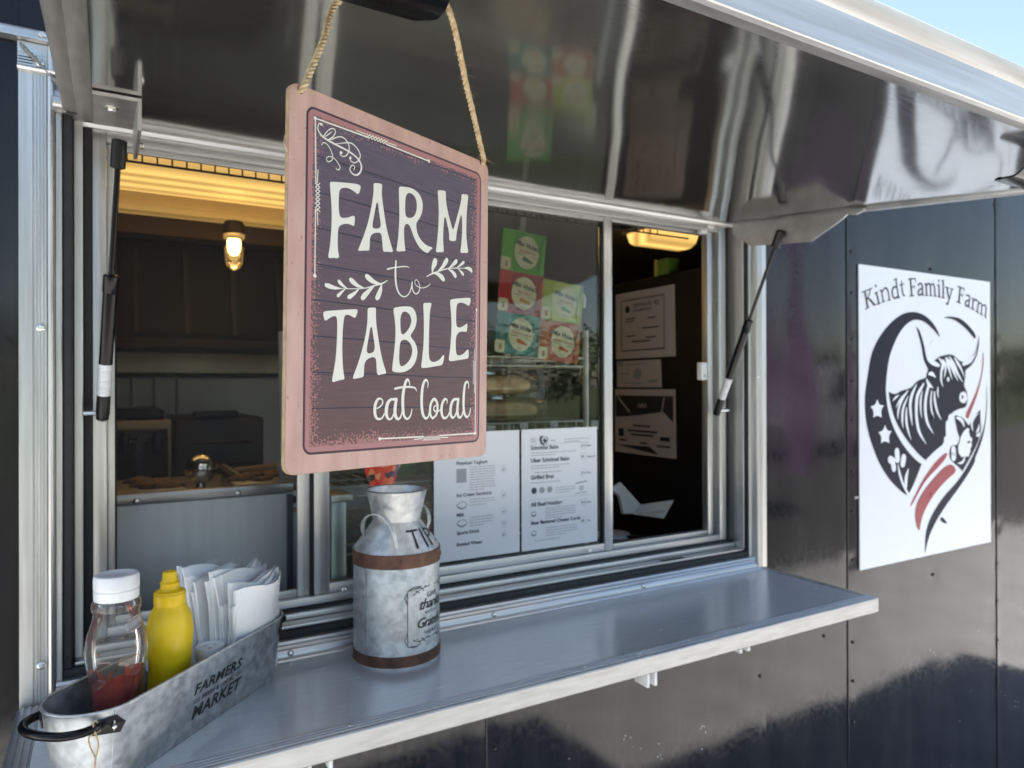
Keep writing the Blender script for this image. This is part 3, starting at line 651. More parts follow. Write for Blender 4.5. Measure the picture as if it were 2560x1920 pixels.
TA = [(692,180),(705,160),(760,155),(795,156),(806,170),(803,270),(812,400),(835,560),(865,740),(900,900),(945,1030),(935,1050),(885,1055),(840,1068),(820,1055),(812,960),(808,870),(795,830),(760,823),(710,838),(670,870),(648,920),(643,1010),(640,1080),(625,1095),(560,1108),(510,1120),(492,1108),(510,1050),(560,920),(610,760),(660,560),(688,380),(692,260)]
TAh = [(742,415),(755,430),(765,520),(785,640),(790,710),(775,750),(740,772),(700,776),(682,755),(682,700),(700,600),(718,490),(730,425)]
TB = [(1040,175),(1060,155),(1130,145),(1210,138),(1280,145),(1325,185),(1352,260),(1355,340),(1335,430),(1290,500),(1270,535),(1285,565),(1330,620),(1362,700),(1365,790),(1340,890),(1285,970),(1210,1018),(1150,1032),(1080,1030),(1035,1020),(1022,1000),(1030,920),(1045,800),(1062,640),(1070,480),(1062,340),(1045,230)]
TBh = [[(1195,210),(1240,225),(1272,275),(1285,330),(1270,400),(1235,460),(1195,508),(1160,522),(1140,490),(1135,400),(1133,300),(1150,240),(1170,215)], [(1195,586),(1240,605),(1280,660),(1298,730),(1285,810),(1250,880),(1200,930),(1150,952),(1125,930),(1117,850),(1120,740),(1128,640),(1150,600)]]
TL_ = [(1440,110),(1455,92),(1500,94),(1545,90),(1555,110),(1540,170),(1528,260),(1522,450),(1518,650),(1518,780),(1525,850),(1550,885),(1590,890),(1640,875),(1680,840),(1710,795),(1725,797),(1722,850),(1708,910),(1690,935),(1620,945),(1520,965),(1440,972),(1417,965),(1415,940),(1430,830),(1447,650),(1452,450),(1450,250)]
TE = [(1803,65),(1820,45),(1900,35),(2060,22),(2083,35),(2080,80),(2065,128),(2045,130),(2010,105),(1960,88),(1920,92),(1895,120),(1887,200),(1885,330),(1890,400),(1910,425),(1945,425),(1985,405),(2030,370),(2040,380),(2036,430),(2030,482),(2015,485),(1970,478),(1930,485),(1895,520),(1882,580),(1880,700),(1888,775),(1905,800),(1940,802),(1985,780),(2030,730),(2048,718),(2057,740),(2055,820),(2045,845),(1980,855),(1900,868),(1830,880),(1795,875),(1785,855),(1800,760),(1815,600),(1825,420),(1820,250),(1808,130)]
word('lettering', [(TT, []), (TA, [TAh]), (TB, TBh), (TL_, []), (TE, [])], ZC)
def strokes(name, items, Z, sc, warp=sw, m=CREAM, par=core, base=.00034, step=6e-6):
    """items: (points in zoom pixels, widths in zoom pixels); sc = metres per zoom pixel at each point is found from the mapping"""
    f = Flat(warp, base, step)
    for pts, wd in items:
        P = Z(pts)
        if not hasattr(wd, '__len__'): wd = [wd]*len(pts)
        if len(pts) == 1:
            f.disc(P[0][0], P[0][1], wd[0]*sc(pts[0])); continue
        f.stroke(P, [ww*sc(p) for ww, p in zip(wd, pts)])
    return f.build(name, m, par)
def scaler(Z):
    def f(p):
        a, b, c = Z([p, (p[0]+10, p[1]), (p[0], p[1]+10)])
        return (math.hypot(b[0]-a[0], b[1]-a[1])*.5+math.hypot(c[0]-a[0], c[1]-a[1])*.5)/10
    return f
strokes('lettering', [([(1075,70),(1070,150),(1068,250),(1075,370),(1100,470),(1140,530),(1190,550),(1230,530),(1262,485),(1285,410),(1293,350)], [22,24,26,26,22,16,13,13,13,16,16]),
  ([(1293,350),(1292,420),(1305,470),(1330,505),(1355,508),(1385,480),(1395,430),(1392,390),(1375,345),(1350,320),(1332,335),(1332,365),(1350,400),(1395,425),(1440,430),(1490,415),(1535,380)], [16,18,16,14,14,14,12,11,9,9,9,9,9,9,9,9,9]),
  ([(960,178),(1060,155),(1180,142),(1230,148),(1252,158)], [20,15,13,10,6])], ZB, scaler(ZB))
strokes('leaf_sprig', [([(1490,278),(1560,240),(1640,210),(1750,175),(1850,165),(1950,165),(2010,165)], [9,16,14,12,10,8,6]),
  ([(1565,240),(1570,170),(1595,100),(1605,65)], [8,40,70,62]), ([(1635,210),(1700,150),(1740,90),(1760,55)], [8,36,54,50]), ([(1780,175),(1830,130),(1870,90),(1888,68)], [8,28,44,42]), ([(1890,165),(1935,130),(1970,100),(1988,85)], [6,20,32,30]),
  ([(1565,225),(1640,245),(1690,285),(1715,315)], [8,40,60,48]), ([(1780,180),(1830,210),(1865,250),(1875,272)], [8,34,50,42]), ([(1910,170),(1945,205),(1970,235),(1980,250)], [6,22,34,30]), ([(1990,165),(2040,165),(2080,185),(2092,205)], [6,30,44,34])], ZB, scaler(ZB))
strokes('leaf_sprig', [([(960,332),(885,372),(800,395),(700,425),(600,440),(450,442),(330,440)], [9,18,16,13,11,9,8]),
  ([(870,375),(780,350),(710,300),(682,275)], [8,50,68,58]), ([(640,430),(560,400),(490,345),(465,322)], [8,44,62,54]), ([(420,440),(360,400),(320,360),(305,340)], [8,34,48,40]), ([(340,440),(250,430),(170,405),(135,392)], [8,40,58,50]),
  ([(885,375),(865,460),(835,540),(820,565)], [8,52,66,58]), ([(790,395),(720,460),(650,535),(625,565)], [8,44,66,58]), ([(580,440),(520,500),(465,540),(440,555)], [8,36,52,48]), ([(390,445),(340,490),(305,525),(292,537)], [6,30,42,38])], ZB, scaler(ZB))
strokes('lettering', [([(235,672),(300,630),(338,570),(330,515),(295,490),(250,505),(210,580),(195,680),(200,780),(230,850),(275,868),(330,845),(370,770)], [22,24,26,26,28,44,56,60,58,45,36,30,26]),
  ([(585,500),(540,505),(495,505),(440,560),(410,660),(408,770),(430,845),(465,870),(510,845),(550,760)], [50,40,40,60,68,64,48,34,30,28]), ([(590,505),(575,600),(565,720),(580,820),(620,868),(665,835),(690,760),(700,700)], [56,62,66,60,42,34,28,24]),
  ([(835,270),(832,190),(800,140),(765,180),(735,290),(715,420),(708,560),(715,700),(735,810),(785,865),(835,830),(865,760),(878,685)], [16,24,40,52,56,60,62,56,44,36,30,24,16]), ([(565,308),(650,288),(760,276),(880,280),(940,300),(962,350)], [34,34,32,30,26,14]),
  ([(1168,285),(1175,210),(1150,150),(1110,170),(1075,280),(1058,450),(1058,600),(1070,730),(1100,820),(1140,855),(1180,820),(1200,740)], [14,22,34,46,54,58,58,54,46,36,28,24]),
  ([(1262,855),(1222,800),(1212,690),(1230,580),(1275,505),(1320,520),(1348,600),(1348,700),(1325,790),(1262,855)], [34,42,46,46,44,44,46,44,38,34]), ([(1320,620),(1285,645),(1285,700),(1330,735),(1370,715),(1410,690)], [24,24,26,26,22,18]),
  ([(1525,580),(1525,520),(1490,498),(1450,550),(1425,640),(1425,750),(1450,830),(1495,848),(1540,810),(1570,740)], [14,24,36,46,52,52,44,34,28,24]),
  ([(1730,505),(1690,500),(1640,520),(1605,600),(1590,700),(1595,790),(1625,840),(1665,820),(1700,740)], [44,36,44,52,54,50,38,30,26]), ([(1735,500),(1722,600),(1715,720),(1730,810),(1765,840),(1800,800),(1822,720)], [46,50,54,50,36,28,24]),
  ([(1922,300),(1925,230),(1898,180),(1860,220),(1840,350),(1830,500),(1830,640),(1845,760),(1885,830),(1925,800),(1950,730),(1960,665)], [14,20,32,42,50,52,50,46,36,28,22,14])], ZD, scaler(ZD))
def zig(a, b, amp, n):
    """two interlaced zigzags between a and b; amp = perpendicular half height vector"""
    o1, o2 = [], []
    for i in range(n+1):
        t = i/n; x, y = a[0]+(b[0]-a[0])*t, a[1]+(b[1]-a[1])*t; s_ = 1 if i % 2 else -1
        o1.append((x+amp[0]*s_, y+amp[1]*s_)); o2.append((x-amp[0]*s_, y-amp[1]*s_))
    return o1, o2
def zlines(o, wd): return [([p, q], wd) for p, q in zip(o[:-1], o[1:])]
def line_set(Z, segs, dots, zz, wz):
    it = [([a, b], ww) for a, b, ww in segs]+[([c], [r]) for c, r in dots]
    for o in zz: it += zlines(o, wz)
    strokes('ornament_line', it, Z, scaler(Z))
line_set(ZD, [((285,1230),(1090,1192),22), ((1385,1172),(2043,1128),20), ((920,1243),(1075,1226),14), ((1405,1206),(1540,1205),14), ((2043,1128),(2048,190),16), ((2030,390),(2030,200),10)], [((285,1230),28), ((2043,1128),26)], zig((1085,1228),(1395,1212),(-2,36),6), 13)
line_set(ZC, [((2160,185),(2154,870),10), ((2138,722),(2134,858),8)], [((2160,185),14)], zig((2136,872),(2136,1172),(20,0),8), 7)
line_set(ZE, [((178,232),(1045,548),22), ((1335,655),(2028,930),20), ((848,432),(1005,495),13), ((1355,632),(1500,680),13)], [((178,232),28), ((2028,930),24)], zig((1015,515),(1345,628),(-10,33),7), 13)
line_set(ZF, [((172,130),(177,722),11), ((174,952),(167,1550),10), ((196,595),(190,712),8), ((190,975),(194,1090),8)], [((167,1550),16)], zig((193,716),(193,970),(19,0),7), 8)
strokes('flourish', [([(285,340),(265,345),(262,315),(235,330),(222,400),(250,470),(300,530),(400,600),(550,680),(720,770),(830,850),(900,930),(930,1020),(915,1100),(860,1155),(790,1140),(745,1080),(755,1020),(795,995),(820,1030),(805,1075)], [10,10,18,14,18,22,28,28,28,26,26,26,26,26,24,20,18,16,14,14,10]),
  ([(280,332)], [19]), ([(310,530),(370,450),(430,405),(490,410),(505,460),(470,530),(400,575)], [14,14,14,16,16,16,10]), ([(340,530),(400,490),(450,450)], [10,16,6]),
  ([(380,580),(450,575),(520,545),(590,535),(650,560),(700,620),(730,700),(720,780),(680,840),(630,855),(590,830),(585,790),(600,780)], [10,16,16,18,18,18,18,16,16,14,14,20,26]), ([(602,792)], [22]),
  ([(480,650),(600,640),(720,630),(800,660),(870,740),(910,830),(890,910),(830,955),(770,940),(740,890),(750,865)], [8,12,18,18,18,18,16,16,14,16,26]), ([(752,878)], [19]),
  ([(285,670),(300,635),(340,635),(390,680),(430,750),(460,840),(450,910),(400,940),(360,915),(370,870),(420,855),(480,880),(540,950),(580,1020),(570,1065),(535,1068),(515,1040)], [12,14,14,14,14,14,14,14,12,12,12,12,14,16,14,14,10])], ZE, scaler(ZE))
# twine and holes
JUTE = noisy(mat('jute', (.45, .33, .2), .9), g(168, 142, 106), g(216, 196, 160), 220, rough=(.85, 1))
def rope(path, r, parent, name='twine', turns=170, strands=3, seg=7):
    P = spline([tuple(p) for p in path], 14); P = [Vector(p) for p in P]
    # resample
    d = [0]
    for a, b in zip(P[:-1], P[1:]): d.append(d[-1]+(b-a).length)
    Lh = d[-1]; n = int(Lh/.0016); pts = []; j = 0
    for i in range(n+1):
        s_ = Lh*i/n
        while j < len(d)-2 and d[j+1] < s_: j += 1
        t = (s_-d[j])/max(1e-9, d[j+1]-d[j]); pts.append((P[j].lerp(P[j+1], t), s_))
    m_ = MB(); a = (pts[1][0]-pts[0][0]).orthogonal().normalized(); cs = [[] for _ in range(strands)]
    for i, (p, s_) in enumerate(pts):
        t = (pts[min(i+1, n)][0]-pts[max(i-1, 0)][0]).normalized(); a = (a-t*a.dot(t)).normalized(); b = t.cross(a)
        for k in range(strands):
            th = 2*math.pi*(k/strands+s_*turns/2.0*.85); cs[k].append(p+(a*math.cos(th)+b*math.sin(th))*r*.55)
    for c in cs: m_.tube(c, [r*(.56+.05*math.sin(i*.9)) for i in range(len(c))], seg)
    o = m_.build(name, JUTE, parent, 60)
    fz_ = MB()
    for i in range(int(Lh*420)):
        p, s_ = random.choice(pts); dr = Vector((random.gauss(0, 1), random.gauss(0, 1), random.gauss(0, 1))).normalized(); p0 = p+dr*r*.8; l = random.uniform(.002, .009)
        q = Vector((random.gauss(0, 1), random.gauss(0, 1), random.gauss(0, 1)-.4)).normalized()
        fz_.tube([p0, p0+dr*l*.5+q*l*.1, p0+dr*l*.7+q*l*.6], .00011, 3, False)
    f = fz_.build('loose_fibres', JUTE, o, 0, fixn=False); f['kind'] = 'stuff'
    return o
hl, hr_ = spx(752, 222), spx(1204, 404)
def up(px, py, z): d = ray(px, py); return CAM+d*((z-CAM.z)/d.z)
for (hx, hy), (ex_, ey_) in ((hl, (848, 0)), (hr_, (1111, 0))):
    MB().prism([(hx+.0032*math.cos(i*.524), hy-.0008+.0032*math.sin(i*.524)) for i in range(12)], lambda a, b: sw(a, b, .0001), lambda a, b: sw(a, b, .0004)).build('hole', mat('hole_dark', (.05, .03, .02), .9), core, 0)
    e = up(ex_, ey_, 1.926); s0 = sw(hx, hy-.001, -.004); s1 = sw(hx, hy-.0002, .0028)
    mid = s1.lerp(e, .5)+Vector((.0006, -.001, 0))
    rope([s0, s1, s1.lerp(e, .12)+SN*.0006, mid, e, Vector((.205, -.775, fz(-.775)-.003))], .0027, SIGN)
q = atY(714, 267, -.75); MB().tube([sw(.0, -.045, -.003), sw(-.002, -.043, -.002), sw(-.0035, -.05, -.001), sw(-.001, -.056, 0)], .0003, 4).build('loose_fibre', JUTE, SIGN)

# ================================================================== logo sign on the right-hand panels
LY = -.0075
LOGO = empty('wall_sign', (2.35, LY, 1.04), 'white rectangular farm sign with navy and red heart emblem of cow and pig', 'sign')
lc = [atY(x, y, LY) for x, y in ((2146, 663), (2473, 702), (2479, 1354), (2151, 1426))]
lx0, lx1, lz0, lz1 = (lc[0].x+lc[3].x)/2, (lc[1].x+lc[2].x)/2, (lc[2].z+lc[3].z)/2, (lc[0].z+lc[1].z)/2
WSIGN = mat('sign_white', (.80, .81, .83), .38, 0, .5)
lb = MB().grid(lambda u, v: (lx0+(lx1-lx0)*u, LY+.0006*noise.noise(Vector((u*4, v*4, 2)))+(0 if 0 else 0), lz0+(lz1-lz0)*v), 24, 30)
lbo = lb.build('sign_face', WSIGN, LOGO, 179, fixn=False)
MB().box(lx0+.001, lx1-.001, LY+.0008, -.0040, lz0+.001, lz1-.001).build('sign_backing', WSIGN, LOGO, 0)
def lw_(x, y, h): return Vector((x, LY-.0006-h, y))
def lpx(x, y): p = atY(x, y, LY); return (p.x, p.z)
ZG = zoomer(lpx, 2140, 660, 6.506); ZH = zoomer(lpx, 2200, 800, 6.381); ZI = zoomer(lpx, 2320, 1000, 8.294); ZJ = zoomer(lpx, 2140, 960, 5.531); ZK = zoomer(lpx, 2240, 1120, 5.925)
NAVY = mat('emblem_navy', (.012, .013, .026), .5, 0, .16); RED = mat('emblem_red', (.33, .035, .045), .4)
def lpoly(rings, m, name='emblem_print', base=.0002):
    for r in rings:
        f = Flat(lw_, base, 2e-6); f.poly(chaikin(r, 2)); f.build(name, m, lbo)
def lstrk(items, Z, m, name='emblem_print', base=.0005):
    o = strokes(name, items, Z, scaler(Z), lw_, m, lbo, base, 6e-6)
    if name == 'emblem_print' and m is not RED: o['kind'] = 'stuff'
    return o
# lettering
lstrk([([(145,470),(165,585),(185,700)],32),([(95,460),(190,425)],12),([(148,735),(215,700)],12),([(180,570),(212,490),(232,405)],16),([(190,550),(240,600),(290,660)],[20,32,34]),([(200,420),(255,390)],12),([(272,668),(320,655)],12),
 ([(328,470),(350,560),(370,645)],28),([(300,480),(345,460)],12),([(330,657),(392,635)],12),([(316,358)],[17]),
 ([(410,430),(425,520),(440,610)],26),([(380,440),(415,420)],12),([(410,622),(470,602)],12),([(425,450),(465,395),(505,412),(528,500),(540,582)],[14,22,26,26,24]),([(510,594),(555,575)],12),
 ([(660,375),(610,380),(585,440),(595,520),(630,558),(680,520)],[18,24,28,28,24,18]),([(645,250),(665,400),(690,545)],26),([(610,262),(655,245)],12),([(670,552),(705,540)],14),
 ([(735,275),(745,400),(765,500),(795,515)],[14,24,24,14]),([(708,345),(775,325)],13),
 ([(882,250),(893,380),(905,510)],32),([(850,248),(960,238)],14),([(960,240),(966,290)],13),([(895,378),(945,372)],13),([(944,345),(950,398)],12),([(868,522),(940,512)],12),
 ([(1005,345),(1040,315),(1068,335),(1078,410),(1080,500),(1096,512)],[20,20,24,26,24,14]),([(1075,400),(1030,420),(1007,465),(1025,508),(1072,478)],[16,22,24,22,16]),
 ([(1135,325),(1140,410),(1145,505)],26),([(1112,335),(1140,318)],12),([(1145,350),(1178,320),(1203,345),(1215,510)],[14,20,24,24]),([(1210,355),(1243,325),(1268,355),(1285,515)],[14,20,24,24]),([(1120,512),(1170,508)],11),([(1195,516),(1238,516)],11),([(1265,522),(1305,522)],11),
 ([(1345,345),(1350,530)],26),([(1345,272)],[15]),([(1320,350),(1350,342)],11),([(1325,530),(1374,536)],11),([(1415,275),(1415,540)],26),([(1388,275),(1418,270)],11),([(1390,546),(1440,553)],11),
 ([(1475,390),(1512,570)],26),([(1558,412),(1518,560),(1488,652)],[15,18,20]),([(1448,376),(1507,394)],12),([(1533,402),(1578,412)],12),([(1488,654),(1465,642)],22),
 ([(1692,385),(1682,500),(1670,622)],30),([(1648,366),(1757,402)],13),([(1757,402),(1750,438)],12),([(1687,500),(1730,510)],12),([(1736,484),(1724,537)],11),([(1632,610),(1702,640)],12),
 ([(1788,512),(1825,510),(1845,545),(1836,620),(1830,690),(1847,706)],[18,18,22,24,22,12]),([(1836,592),(1790,602),(1776,650),(1795,685),(1828,665)],[14,20,22,20,14]),
 ([(1906,565),(1890,732)],24),([(1905,602),(1935,582),(1956,590)],[12,20,26]),([(1866,715),(1922,747)],11),([(1880,558),(1910,568)],11),
 ([(1991,618),(1966,780)],22),([(1970,603),(1996,618)],11),([(1986,652),(2020,637),(2040,668),(2034,822)],[12,16,20,20]),([(2040,692),(2080,667),(2108,692),(2111,760),(2100,862)],[12,16,20,22,20]),([(1943,768),(1993,797)],11),([(2013,808),(2057,834)],11),([(2083,848),(2114,880)],11)], ZG, INK, 'lettering', .0003)
cres = ZG([(1378,1215),(1300,1030),(1200,900),(1080,815),(950,775),(800,790),(640,880),(480,1040),(350,1230),(270,1400),(225,1560)])+ZJ([(138,20),(120,150),(118,280),(130,480),(170,680),(230,870),(310,1080),(420,1270),(540,1410),(690,1545),(735,1510),(800,1380),(905,1105),(905,1105),(850,1075),(720,940),(600,770),(500,570),(440,370),(412,150),(408,20)])+ZG([(525,1560),(600,1330),(700,1120),(800,990),(900,920),(990,903),(1100,930),(1220,1030),(1310,1130)])
lpoly([cres], NAVY); lpoly([ZG([(1410,880),(1500,853),(1600,860),(1700,890),(1800,970),(1890,1070),(1940,1150),(1945,1190),(1928,1225),(1850,1120),(1740,1010),(1620,920),(1520,882)])], NAVY)
bull = ZH([(570,95),(625,165),(650,230),(680,330),(705,440),(735,560),(770,620),(830,650),(890,635),(930,585),(1010,565),(1080,550),(1130,548),(1200,580),(1250,640),(1310,670),(1390,665),(1460,600),(1520,500),(1555,400),(1573,240),(1573,240),(1578,330),(1570,450),(1545,560),(1490,680),(1430,750),(1355,800),(1360,900),(1345,990),(1335,1040),(1360,1100),(1390,1160),(1392,1300),(1370,1380),(1330,1405),(1250,1420),(1200,1450)])+ZI([(530,235),(470,300),(430,290),(405,440),(360,430),(370,780),(330,750),(325,910),(200,1000),(60,1130)])+ZJ([(960,1055),(960,1055),(870,980),(740,830),(620,660),(530,480),(480,300),(448,110),(448,110)])+ZH([(240,1190),(330,1130),(430,1105),(500,1080),(560,1000),(640,945),(730,925),(735,870),(755,820),(760,780),(740,740),(700,660),(680,560),(660,420),(630,300),(595,180)])
lpoly([bull], NAVY)
WP = WSIGN
lpoly([ZH([(735,925),(735,925),(850,1085),(850,1085),(770,1075),(730,985)])], WP, base=.0004)
lstrk([([(575,485),(578,390),(600,290),(650,180),(715,95)],[6,30,34,34,12]),([(545,330),(580,260),(640,160)],[4,20,10]),([(500,235),(540,190),(585,155)],[4,26,10]),([(645,610),(635,480),(650,330),(715,170)],[6,34,36,10]),([(755,770),(705,600),(690,470),(695,330)],[6,34,38,16]),([(775,575),(755,430),(745,280),(770,150),(830,10)],[6,36,44,44,14]),([(965,830),(870,660),(835,480),(830,300),(850,150),(930,0)],[6,40,46,48,48,24]),([(905,465),(890,350),(890,220),(912,95)],[6,26,30,12]),([(1065,685),(985,540),(955,380),(960,200),(1000,20)],[6,38,46,46,40]),([(1075,465),(1045,380),(1030,250),(1040,100)],[6,24,30,18]),([(1175,495),(1120,380),(1085,230),(1080,110)],[6,30,36,20]),([(1135,185),(1125,120),(1128,50)],[8,26,16])], ZJ, WP)
lstrk([([(1000,1065),(970,960),(975,820),(1000,700),(930,610)],[6,34,42,60,12]),([(1015,930),(1035,830),(1040,720),(1000,640)],[6,30,40,20]),([(1145,950),(1110,830),(1080,720),(1040,600)],[6,30,50,14]),([(1240,970),(1180,850),(1130,720),(1060,600)],[6,34,56,14]),([(1315,990),(1230,850),(1170,720),(1100,580)],[6,40,60,14]),([(1340,905),(1280,760),(1230,680),(1185,600)],[6,34,40,16]),
 ([(655,240),(700,400),(735,560),(780,640),(860,690),(935,725)],[4,10,18,50,60,36]),([(1545,460),(1500,570),(1430,650),(1325,700)],[4,24,52,44]),([(780,858),(830,862),(880,915)],[34,50,10]),([(1083,947)],[26]),([(1305,1235),(1335,1235)],[120,130])], ZH, WP)
lstrk([([(1310,1228)],[20])], ZH, NAVY, base=.0008)
lpoly([ZJ([(290,210),(290,210),(318,290),(382,295),(382,295),(340,360),(350,465),(350,465),(290,430),(235,465),(235,465),(240,370),(198,312),(198,312),(262,290)]), ZJ([(x+108,y+355) for x, y in [(290,210),(290,210),(318,290),(382,295),(382,295),(340,360),(350,465),(350,465),(290,430),(235,465),(235,465),(240,370),(198,312),(198,312),(262,290)]])], WP, base=.0004)
lstrk([([(562,935),(570,1040)],80),([(655,1020),(643,1100)],82),([(470,1045),(510,1070)],82),([(512,1130),(520,1165)],76),([(575,1110),(600,1240),(645,1380),(720,1530)],[10,34,34,30]),([(720,1180),(690,1290),(685,1420)],[16,50,40])], ZJ, WP)
pig = ZI([(535,310),(640,335),(720,370),(770,430),(820,500),(850,530),(890,430),(950,330),(1080,200),(1080,200),(1085,450),(1100,600),(1070,740),(1035,870),(950,1050),(850,1230),(710,1480),(710,1480),(640,1400),(480,1260),(440,1180),(440,1050),(470,960),(530,930),(590,940),(640,850),(655,780),(610,680),(570,480)])
lpoly([pig], NAVY)
lpoly([ZI([(820,570),(740,640),(680,740),(650,880),(610,960),(640,1150),(655,1120),(690,1200),(720,1160),(760,1200),(790,1150),(840,1190),(850,1110),(885,1050),(860,1010),(905,960),(890,880),(920,800),(850,745),(860,690),(830,660),(860,610)])], WP, base=.0004)
lstrk([([(560,365),(640,385),(710,450),(745,550)],[6,50,55,20]),([(1040,270),(940,370),(900,480),(920,630)],[6,50,56,16]),([(1055,500),(1040,600),(990,680)],[10,50,10]),([(1060,660),(1040,720),(990,740)],[10,60,10]),([(520,1030),(525,1180)],[120,130]),([(610,1310),(690,1300),(740,1240),(750,1180)],[8,40,44,20])], ZI, WP)
lstrk([([(488,1090),(490,1140)],18),([(538,1100),(540,1150)],18),([(800,885),(850,868)],[10,40])], ZI, NAVY, base=.0008)
swoosh = [lpx(2467, 949)]+ZI([(1222,0),(1215,250),(1180,560),(1100,900),(960,1230)])+ZK([(1180,180),(1060,400),(900,630),(750,830),(640,1000),(540,1180),(470,1360),(423,1570),(423,1570),(430,1400),(440,1250),(490,1080),(580,900),(720,700),(900,510),(1020,330),(1110,160)])+ZI([(1000,990),(1090,740),(1160,540),(1200,250),(1210,0)])
lpoly([swoosh, ZK([(675,1015),(720,1060),(760,1115),(720,1120),(670,1090),(648,1050)])], NAVY)
lpoly([ZH([(1640,470),(1655,600),(1640,800),(1590,1050),(1530,1250),(1440,1480),(1400,1590),(1350,1530),(1420,1390),(1510,1200),(1590,980),(1630,760)]), ZK([(765,45),(740,150),(620,290),(480,430),(380,570),(290,740),(220,868),(205,850),(290,680),(370,510),(480,340),(620,160)]), ZK([(800,235),(860,270),(885,320),(870,370),(760,460),(620,610),(500,780),(410,950),(365,1100),(345,1240),(305,1170),(280,1030),(285,900),(330,760),(430,600),(560,440),(700,290)])], RED)
for px, py in ((2330, 857), (2328, 1238), (2330, 1044)):
    q = atY(px, py, LY); MB().ball((q.x, LY-.0004, q.z), .0085, 14, 8, (1, .35, 1)).build('screw_bump', {857: WSIGN, 1238: RED, 1044: NAVY}[py], LOGO, 180)

# ================================================================== milk-can tip jar
CC = Vector((.465, -.0905, SHZ)); CR = .0775
CAN = empty('tip_jar', CC, 'galvanised milk can marked TIPS with two rusty brown bands, standing on the shelf', 'tip jar')
cv = Vector((-CC.x, CAM.y-CC.y, 0)).normalized(); cr = Vector((-cv.y, cv.x, 0))
def cyl(rf, phi, z): return Vector((CC.x, CC.y, CC.z+z))+(cv*math.cos(phi)+cr*math.sin(phi))*rf
body = [(.001, .004), (CR-.002, .004), (CR, .0015), (CR+.0008, .0005), (CR+.0008, .003), (CR, .004), (CR, .197), (CR-.001, .199), (.0445, .243), (.0425, .247), (.0435, .252), (.0545, .3000), (.0552, .3012), (.0546, .3018), (.0535, .3005), (.0425, .253), (.0415, .245), (.001, .235)]
def can_d(th, z): return 1+.0035*noise.noise(Vector((math.cos(th)*2, math.sin(th)*2, z*14)))
cbody = MB().lathe(body, CC, 72, can_d).build('can_body', GALV_L, CAN, 30)
for z0, z1 in ((.003, .0225), (.1725, .1975)):
    bo = MB().lathe([(CR+.0003, z0), (CR+.0016, z0+.0006), (CR+.0016, z1-.0006), (CR+.0003, z1)], CC, 72, can_d, caps=False).build('band', RUST, CAN, 40)
    if z0 > .1:
        for k in range(10):
            p = cyl(CR+.0012, R(-80+36*k+14), .185); MB().ball(p, .0062, 10, 6, (1, 1, 1)).xf(lambda v_: Vector((p.x+(v_.x-p.x)*.5, p.y+(v_.y-p.y)*.5, v_.z))).build('rivet', RUST, bo, 180)
# side seam
MB().box(-.0015, .0015, -.0006, .0006, .02, .171).xf(lambda p: cyl(CR+.0006-p.y, R(-42)+p.x/CR, p.z)).build('seam', GALV, CAN, 0)
# dark wire rim
MB().tube([cyl(.0549, 2*math.pi*i/48, .3014) for i in range(49)], .0011, 6, False).build('rim_wire', mat('dark_rim', (.06, .05, .045), .5, .6), CAN, 180)
# strap handles
for ph in (R(-30), R(150)):
    d = cv*math.cos(ph)+cr*math.sin(ph); t = Vector((-d.y, d.x, 0)); base = Vector((CC.x, CC.y, CC.z))
    path = spline([(-.037, .046, .2190), (-.0385, .054, .236), (-.030, .061, .255), (-.012, .065, .2655), (.008, .067, .2655), (.024, .067, .253), (.033, .066, .234), (.037, .0625, .2085)], 6)
    m_ = MB(); wv = .0115
    n_ = len(path)
    for i, (a, b, c) in enumerate(path):
        p = base+d*b+t*a+Vector((0, 0, c)); q0 = path[max(0, i-1)]; q1 = path[min(n_-1, i+1)]
        tn = (d*(q1[1]-q0[1])+t*(q1[0]-q0[0])+Vector((0, 0, q1[2]-q0[2]))).normalized(); nn_ = tn.cross(d).normalized(); od = d
        for sx_, so_ in ((-1, 0), (1, 0), (1, 1), (-1, 1)): m_.v.append(tuple(p+od*(sx_*wv*.5)+nn_*(so_*.0014)))
    for i in range(n_-1):
        for j in range(4): m_.f.append((i*4+j, i*4+(j+1) % 4, i*4+4+(j+1) % 4, i*4+4+j))
    m_.f += [(0, 1, 2, 3), (n_*4-4, n_*4-3, n_*4-2, n_*4-1)]
    m_.build('can_handle', GALV_L, CAN, 40)
# shoulder lettering
CHAR = mat('can_black_print', (.018, .018, .02), .55)
def shw(x, y, h):
    rr = CR-.001-(CR-.001-.0445)*(y/.056); zz = .199+.044*(y/.056); return cyl(rr+h*.8, R(31)+x/.058, zz+h*.6)
f = Flat(shw, .0006, 1e-5)
def tl(x, y): return (x, y)
for pts, wd_ in (([(-.012+.0045*k, .0425) for k in range(6)], .0045), ([(-.0005, .042), (-.0005, .008)], .0042), ([(.0185, .0435), (.0185, .008)], .0042), ([(.030, .0435), (.030, .008)], .0042), ([(.030, .041), (.040, .040), (.044, .034), (.040, .027), (.030, .026)], .0042), ([(.066, .039), (.058, .042), (.052, .036), (.058, .028), (.066, .022), (.062, .012), (.052, .010)], .0042)): f.stroke(pts, wd_, 4)
f.build('lettering', CHAR, cbody)
def lbw(x, y, h): return cyl(CR+h, R(52)+x/CR, y)
f = Flat(lbw, .0009, 1e-5)
for a, b in (((-.052, .040), (-.052, .130)), ((.052, .040), (.052, .130)), ((-.052, .134), (-.03, .137)), ((.052, .134), (.03, .137)), ((-.052, .0385), (-.034, .0365)), ((.052, .0385), (.034, .0365))): f.stroke([a, ((a[0]+b[0])/2, (a[1]+b[1])/2), b], .0011, 2)
